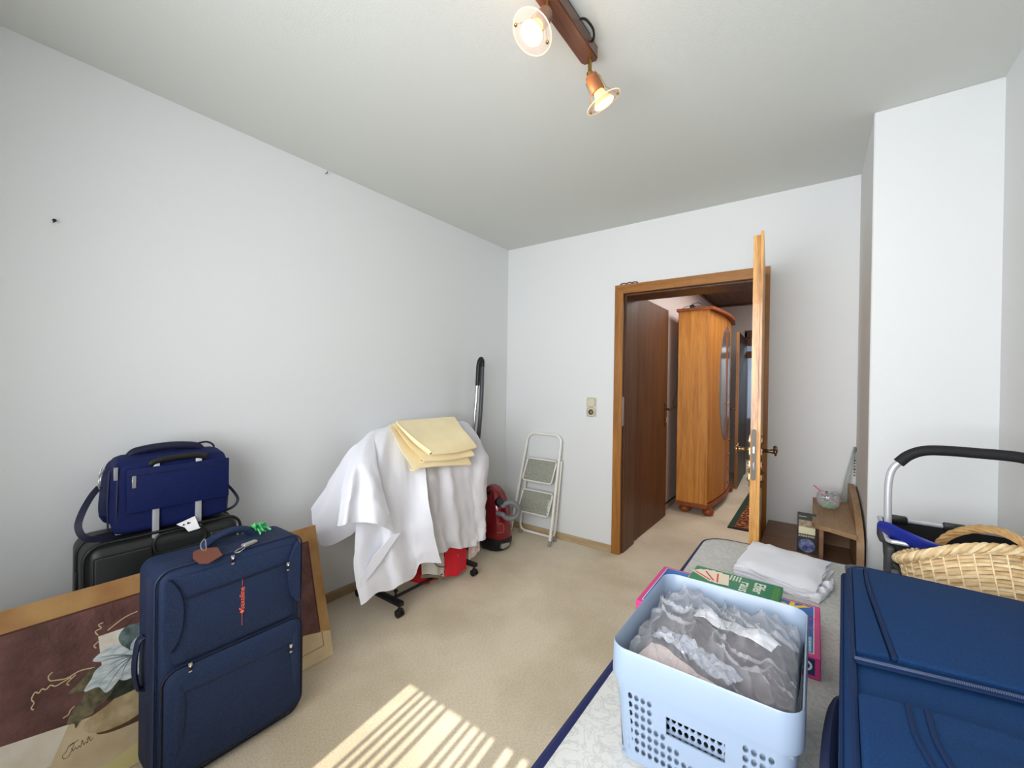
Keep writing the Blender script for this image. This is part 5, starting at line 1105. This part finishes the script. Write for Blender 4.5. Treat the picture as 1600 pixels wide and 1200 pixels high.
# carry basket with aluminium handle
cb = thing('carry_basket', 'black folding carry basket with aluminium frame and foam handle beside the wall', 'shopping basket', (2.67, -1.13, ZB))
hx0, hx1, hy = 2.497, 2.850, -1.15
b = NB(); P = cr([(hx0, hy, 0.80), (hx0-0.002, hy, 0.92), (hx0, hy, 0.985), (2.508, hy, 1.030), (2.535, hy, 1.062)], 6); tube(b, P, 0.0105, 12); obj('handle_tube', b, ALU, cb)
b = NB(); P = cr([(hx1, hy, 0.80), (hx1+0.001, hy, 0.97), (2.846, hy, 1.05), (2.825, hy, 1.085)], 6); tube(b, P, 0.0105, 12); obj('handle_tube', b, ALU, cb)
b = NB(); P = cr([(2.520, hy, 1.047), (2.545, hy, 1.075), (2.58, hy, 1.094), (2.63, hy, 1.100), (2.70, hy, 1.100), (2.78, hy, 1.098), (2.815, hy, 1.088), (2.838, hy, 1.062)], 6); tube(b, P, 0.0165, 12); obj('foam_grip', b, RUBBER, cb)
b = NB(); tube(b, [(2.50, -1.0, 0.820), (2.842, -1.0, 0.820), (2.846, -1.01, 0.820), (2.846, -1.28, 0.815), (2.842, -1.29, 0.815), (2.49, -1.29, 0.815), (2.483, -1.28, 0.815), (2.487, -1.01, 0.820)], 0.007, 8, True); obj('rim_tube', b, ALU, cb)
b = NB(); skin(b, [[(x, y, 0.815) for x, y in plan(2.492, 2.84, -1.284, -1.006, 0.02)], [(x, y, 0.70) for x, y in plan(2.497, 2.835, -1.279, -1.012, 0.02)], [(x, y, 0.585) for x, y in plan(2.51, 2.82, -1.26, -1.03, 0.02)]]); b.faces.new([b.verts.new((x, y, 0.585)) for x, y in plan(2.51, 2.82, -1.26, -1.03, 0.02)]); obj('fabric_body', b, mat('black_fabric', (16, 16, 20), 0.85), cb)
for x0_, x1_ in ((2.505, 2.565), (2.655, 2.72)):
    b = NB(); box(b, x0_, x1_, -1.014, -0.986, 0.806, 0.834, 0.006, 2); obj('rim_clip', b, BLACK, cb)
b = NB(); box(b, 2.470, 2.512, -1.19, -1.11, 0.775, 0.828, 0.012, 3); obj('handle_joint', b, mat('dark_grey_joint', (54, 58, 60), 0.5), cb)
b = NB(); box(b, 2.476, 2.500, -1.30, -1.24, 0.60, 0.80, 0.009, 3); obj('corner_bracket', b, MATS['dark_grey_joint'], cb)
b = NB(); tube(b, cr([(2.492, -1.305, 0.75), (2.507, -1.308, 0.735), (2.514, -1.308, 0.70), (2.507, -1.308, 0.665), (2.49, -1.305, 0.65)], 5), 0.008, 8); obj('bracket_loop', b, MATS['dark_grey_joint'], cb)
b = NB(); cyl(b, (2.497, -1.312, 0.735), (2.520, -1.315, 0.66), 0.010, n=12); obj('folding_leg', b, GREYM, cb)
b = NB(); P = cr([(2.466, -1.235, 0.842), (2.478, -1.25, 0.846), (2.51, -1.285, 0.838), (2.56, -1.315, 0.826), (2.62, -1.33, 0.812)], 6); tube(b, P, [0.014+0.012*min(1, i/10) for i in range(25)], 10, r2=[0.006]*25, up=(0.2, -0.5, 1)); obj('blue_bar', b, mat('royal_blue_plastic', (14, 34, 128), 0.4), cb, label='royal blue plastic bar on the basket rim')

# wicker basket
WK = mat('wicker_straw', (216, 190, 146), 0.55, var=35, col2=(190, 158, 110)); WK2 = mat('wicker_light', (232, 212, 172), 0.5, var=60, col2=(212, 186, 140)); WKH = mat('wicker_handle', (200, 164, 112), 0.55, var=40, col2=(168, 130, 80))
wb = thing('wicker_basket', 'pale woven wicker basket with arched handle tilted back behind the flat blue suitcase', 'basket', (2.680, -1.478, ZB), math.radians(14))
wb.rotation_euler = (math.radians(-22), 0, math.radians(14)); wb.location.z = ZB+0.012
WA, WBx = 0.166, 0.120
def WP(t, h, off=0.0, z=None):
    """point on the basket wall: angle t, height fraction h 0..1"""
    sc = 0.84+0.16*h**0.8
    a_, b_ = WA*sc+off, WBx*sc+off
    zr = 0.240+0.050*(math.sin(t)**2)
    return Vector((a_*math.cos(t), b_*math.sin(t), (0.006+(zr-0.006)*h) if z is None else z))
NS = 34; NR = 28
for r in range(NR):
    h = 0.03+0.90*r/(NR-1); P = []
    for k in range(NS*4):
        t = 2*PI*k/(NS*4); P.append(WP(t, h, 0.0036*math.cos(NS/2*t*2/2+(r % 2)*PI)))
    b = NB(); tube(b, P, 0.0047, 5, True, r2=0.0026, up=(0, 0, 1)); obj('woven_strand', b, WK if r % 3 else WK2, wb, world=False)
for k in range(NS):
    t = 2*PI*(k+0.5)/NS; b = NB(); tube(b, [WP(t, h, 0.0022) for h in (0, .25, .5, .75, .95)], 0.0022, 5); obj('stake', b, WK2, wb, world=False)
for s in range(4):
    P = []
    for k in range(160):
        t = 2*PI*k/160; ph = 15*t+s*PI/2
        P.append(WP(t, 0.97, 0.004+0.009*math.cos(ph))+Vector((0, 0, 0.008*math.sin(ph))))
    b = NB(); tube(b, P, 0.0062, 6, True); obj('rim_braid', b, WK if s % 2 else WK2, wb, world=False)
b = NB(); prism(b, [(WA*0.83*math.cos(2*PI*k/32), WBx*0.83*math.sin(2*PI*k/32), 0.004) for k in range(32)], (0, 0, 0.006)); obj('woven_base', b, WK, wb, world=False)
hp = cr([(-0.035, WBx*0.98, 0.27), (-0.033, WBx*0.92, 0.295), (-0.022, WBx*0.55, 0.322), (-0.002, 0.0, 0.338), (0.022, -WBx*0.55, 0.332), (0.040, -WBx*0.92, 0.305), (0.044, -WBx*1.0, 0.275)], 10)
for s in range(5):
    T, U = frames(hp); P = []
    for i, p in enumerate(hp):
        ph = i*0.28+s*2*PI/5; P.append(p+U[i]*0.006*math.cos(ph)+T[i].cross(U[i])*0.006*math.sin(ph))
    b = NB(); tube(b, P, 0.0058, 6); obj('handle_cane', b, WKH, wb, world=False)
b = NB()
for k in range(6): tube(b, [(0.040+0.016*math.cos(a)*0.9, -WBx-0.003+0.012*math.sin(a), 0.262+k*0.006) for a in [2*PI*q/12 for q in range(12)]], 0.0032, 5, True)
obj('handle_binding', b, WKH, wb, world=False)

# ============================================================ HALL: WARDROBE, CABLE, RUG
wr = thing('hall_wardrobe', 'honey coloured wooden wardrobe with a curved front in the hall', 'wardrobe', (1.29, 2.0, 0))
YW0, YW1 = 1.40, 2.72
def fx(y, o=0.0):
    t = min(max((y-YW0)/(YW1-YW0), 0), 1); return 1.430+o+0.060*math.sin(PI*t)
ys = [YW0+(YW1-YW0)*k/24 for k in range(25)]
b = NB(); prism(b, [(1.145, YW0, 0.115), (1.145, YW1, 0.115)]+[(fx(y, -0.012), y, 0.115) for y in reversed(ys)], (0, 0, 1.93)); obj('carcass', b, WARD, wr, smooth=False)
b = NB(); prism(b, [(1.125, YW0-0.02, 2.045), (1.125, YW1+0.02, 2.045)]+[(fx(y)+0.045, y, 2.045) for y in [YW1+0.02]+list(reversed(ys))+[YW0-0.02]], (0, 0, 0.028)); obj('cornice', b, WARDD, wr, smooth=False)
b = NB(); prism(b, [(1.14, YW0-0.008, 0.075), (1.14, YW1+0.008, 0.075)]+[(fx(y)+0.012, y, 0.075) for y in [YW1+0.008]+list(reversed(ys))+[YW0-0.008]], (0, 0, 0.040)); obj('plinth', b, WARDD, wr, smooth=False)
def front_strip(name, ya, yb, za, zb__, o, m_, parent=wr, k=8, label=None):
    b = NB(); yy = [ya+(yb-ya)*i/k for i in range(k+1)]
    prism(b, [(fx(y, -0.012), y, za) for y in yy]+[(fx(y, o), y, za) for y in reversed(yy)], (0, 0, zb__-za)); return obj(name, b, m_, parent, smooth=False, label=label)
d1 = front_strip('door', 1.425, 2.045, 0.13, 2.03, 0.002, WARD); d2 = front_strip('door', 2.075, 2.70, 0.78, 2.03, 0.002, WARD)
front_strip('centre_strip', 2.045, 2.075, 0.13, 2.03, 0.006, WARDD)
front_strip('corner_strip', 1.400, 1.425, 0.115, 2.045, 0.004, WARD)
for k in range(4):
    dr = front_strip('drawer', 2.08, 2.70, 0.13+k*0.16, 0.28+k*0.16, 0.003, WARD)
    b = NB(); lathe(b, [(0.006, 0), (0.006, 0.008), (0.014, 0.014), (0.012, 0.026), (0.003, 0.030)], (fx(2.2), 2.2, 0.205+k*0.16), (1, 0, 0), 12); obj('knob', b, WARDD, dr)
def half_oval(sgn, ymid, ry, name, m_, par, o):
    pts = []
    for i in range(19):
        a = PI/2-PI*i/18; pts.append((ymid-sgn*ry*math.cos(a), 1.32+0.62*math.sin(a)))
    b = NB(); prism(b, [(fx(ymid, o), y, z) for y, z in pts], (0.004, 0, 0)); 
    for v in b.verts: v.co.x += fx(v.co.y)-fx(ymid)
    return obj(name, b, m_, par, smooth=False)
half_oval(1, 2.00, 0.27, 'glass_pane', mat('smoky_glass', (120, 112, 108), 0.12, spec=0.8), d1, 0.002)
half_oval(-1, 2.12, 0.27, 'glass_pane', MATS['smoky_glass'], d2, 0.002)
for yk, dd in ((2.02, d1), (2.10, d2)):
    b = NB(); lathe(b, [(0.004, 0), (0.004, 0.014), (0.010, 0.018), (0.008, 0.026)], (fx(yk), yk, 1.10), (1, 0, 0), 12); obj('knob', b, BRONZE, dd)
for xx in (1.215, 1.435):
    for yy in (YW0+0.07, YW1-0.08):
        b = NB(); lathe(b, [(0.030, 0), (0.050, 0.012), (0.056, 0.034), (0.048, 0.058), (0.038, 0.068), (0.042, 0.076)], (xx, yy, 0), n=20); obj('bun_foot', b, WARDD, wr)
cbx = thing('power_adapter', 'black plug and looping cable lying on top of the wardrobe', 'cable', (1.27, 1.50, 2.073))
b = NB(); box(b, 1.235, 1.285, 1.45, 1.50, 2.073, 2.115, 0.005, 2); cyl(b, (1.255, 1.475, 2.115), (1.255, 1.475, 2.135), 0.003, n=6); obj('plug', b, BLACK, cbx)
b = NB(); tube(b, cr([(1.165, 1.44, 2.076), (1.19, 1.46, 2.10), (1.235, 1.475, 2.112), (1.29, 1.48, 2.135), (1.335, 1.48, 2.125), (1.36, 1.48, 2.085)], 6), 0.0028, 6); tube(b, cr([(1.285, 1.47, 2.10), (1.32, 1.46, 2.095), (1.345, 1.45, 2.076)], 6), 0.0035, 6); lathe(b, [(0.02, 0), (0.022, 0.012), (0.012, 0.02)], (1.372, 1.48, 2.073), n=14); obj('cable', b, BLACK, cbx)
b = NB(); tube(b, cr([(1.128, 1.47, 2.07), (1.118, 1.48, 1.8), (1.120, 1.47, 1.4), (1.112, 1.47, 1.22), (1.090, 1.46, 1.13), (1.088, 1.46, 1.07), (1.110, 1.46, 1.05), (1.13, 1.47, 1.09)], 6), 0.0028, 6)
lone('wall_cable', b, BLACK, 'thin black cable looping down beside the wardrobe side', 'cable')
b = NB(); tube(b, cr([(1.045, 2.02, 2.47), (1.05, 2.02, 2.42), (1.06, 2.03, 2.40), (1.052, 2.03, 2.38)], 5), 0.003, 6); tube(b, [(1.045, 2.08, 2.47), (1.05, 2.08, 2.41)], 0.003, 6)
lone('loose_wire', b, mat('grey_wire', (140, 132, 126), 0.6), 'short grey wires sticking out of the hall wall above the wardrobe', 'wire')
def rug_mat():
    m = mat('red_patterned_rug', (120, 52, 40), 0.95, spec=0.1); nt = m.node_tree; L = nt.links; b = nt.nodes['Principled BSDF']
    tc = nt.nodes.new('ShaderNodeTexCoord'); w = nt.nodes.new('ShaderNodeTexWave'); w.inputs['Scale'].default_value = 7; w.inputs['Distortion'].default_value = 9; w.bands_direction = 'Y'; w.inputs['Detail Scale'].default_value = 3
    L.new(tc.outputs['Object'], w.inputs['Vector']); r = nt.nodes.new('ShaderNodeValToRGB'); e = r.color_ramp.elements
    e[0].position = 0.2; e[0].color = s2l((66, 22, 20)); e[1].position = 0.8; e[1].color = s2l((186, 130, 88)); k = e.new(0.5); k.color = s2l((120, 44, 32))
    r.color_ramp.interpolation = 'CONSTANT'; L.new(w.outputs['Fac'], r.inputs[0]); L.new(r.outputs[0], b.inputs['Base Color']); return m
rg = thing('hall_rug', 'red patterned rug with dark green border lying in the hall', 'rug', (2.0, 1.95, 0))
b = NB(); box(b, 1.705, 2.36, 1.235, 2.75, 0.0, 0.010); obj('patterned_field', b, rug_mat(), rg, smooth=False)
b = NB(); box(b, 1.655, 1.705, 1.195, 2.79, 0.0, 0.010); box(b, 1.705, 2.36, 2.75, 2.79, 0.0, 0.010); obj('green_border', b, mat('dark_green_border', (32, 62, 44), 0.95), rg, smooth=False)
b = NB(); box(b, 1.655, 2.36, 1.180, 1.235, 0.0, 0.0095); obj('dark_end_border', b, mat('dark_maroon_border', (48, 20, 22), 0.95), rg, smooth=False)
# far room furniture seen through the doorway
fr = thing('clothes_airer', 'grey folding clothes airer in the far room beyond the hall', 'clothes airer', (1.9, 4.8, 0))
for s in (-1, 1):
    b = NB(); tube(b, [(1.55, 4.75+s*0.25, 0.0), (1.75, 4.75-s*0.2, 0.75)], 0.010, 8); tube(b, [(2.1, 4.75+s*0.25, 0.0), (2.1, 4.75-s*0.2, 0.75)], 0.010, 8); tube(b, [(1.55, 4.75+s*0.25, 0.01), (2.1, 4.75+s*0.25, 0.01)], 0.010, 8); obj('leg_frame', b, GREYM, fr)
b = NB(); box(b, 1.30, 2.30, 5.3, 5.7, 0.0, 0.72, 0.01, 1); lone('far_cabinet', b, mat('dark_grey_cabinet', (86, 92, 100), 0.5), 'dark grey low cabinet in the far room beyond the hall', 'cabinet')

# ============================================================ VERTICAL BLIND AND ADDED SUN-BLOCKING PANELS AT THE WINDOW (behind the camera)
vb = thing('vertical_blind', 'white vertical slat blind at the window behind the viewer', 'blind', (1.4, -3.70, 2.38))
b = NB(); box(b, 1.09, 1.70, -3.73, -3.69, 2.36, 2.39, 0.004, 1); obj('head_rail', b, WHITEP, vb)
lit = [(.900, .955), (.972, .990), (1.010, 1.030), (1.048, 1.068), (1.088, 1.112), (1.132, 1.205), (1.228, 1.246), (1.264, 1.292), (1.308, 1.323), (1.346, 1.366), (1.418, 1.450), (1.488, 1.515)]
for (a0, a1), (c0, c1) in zip(lit, lit[1:]):
    b = NB(); box(b, a1+0.188, c0+0.188, -3.712, -3.706, 0.03, 2.36); obj('slat', b, WHITEP, vb, smooth=False)
for x0_, x1_, nm in ((0.42, 1.088, 'left'), (1.703, 2.58, 'right')):  # unseen panels added to stop the sun on either side of the blind
    rows = []
    for i in range(2):
        rows.append([(x0_+(x1_-x0_)*k/60, -3.71+0.015*math.sin(k*0.9), 0.02 if i == 0 else 2.40) for k in range(61)])
    lone('sun_block_panel', sheet(NB(), rows, 0.002), LINEN, 'unseen white panel added to block sun on the %s side of the window' % nm, 'sun_block_panel')
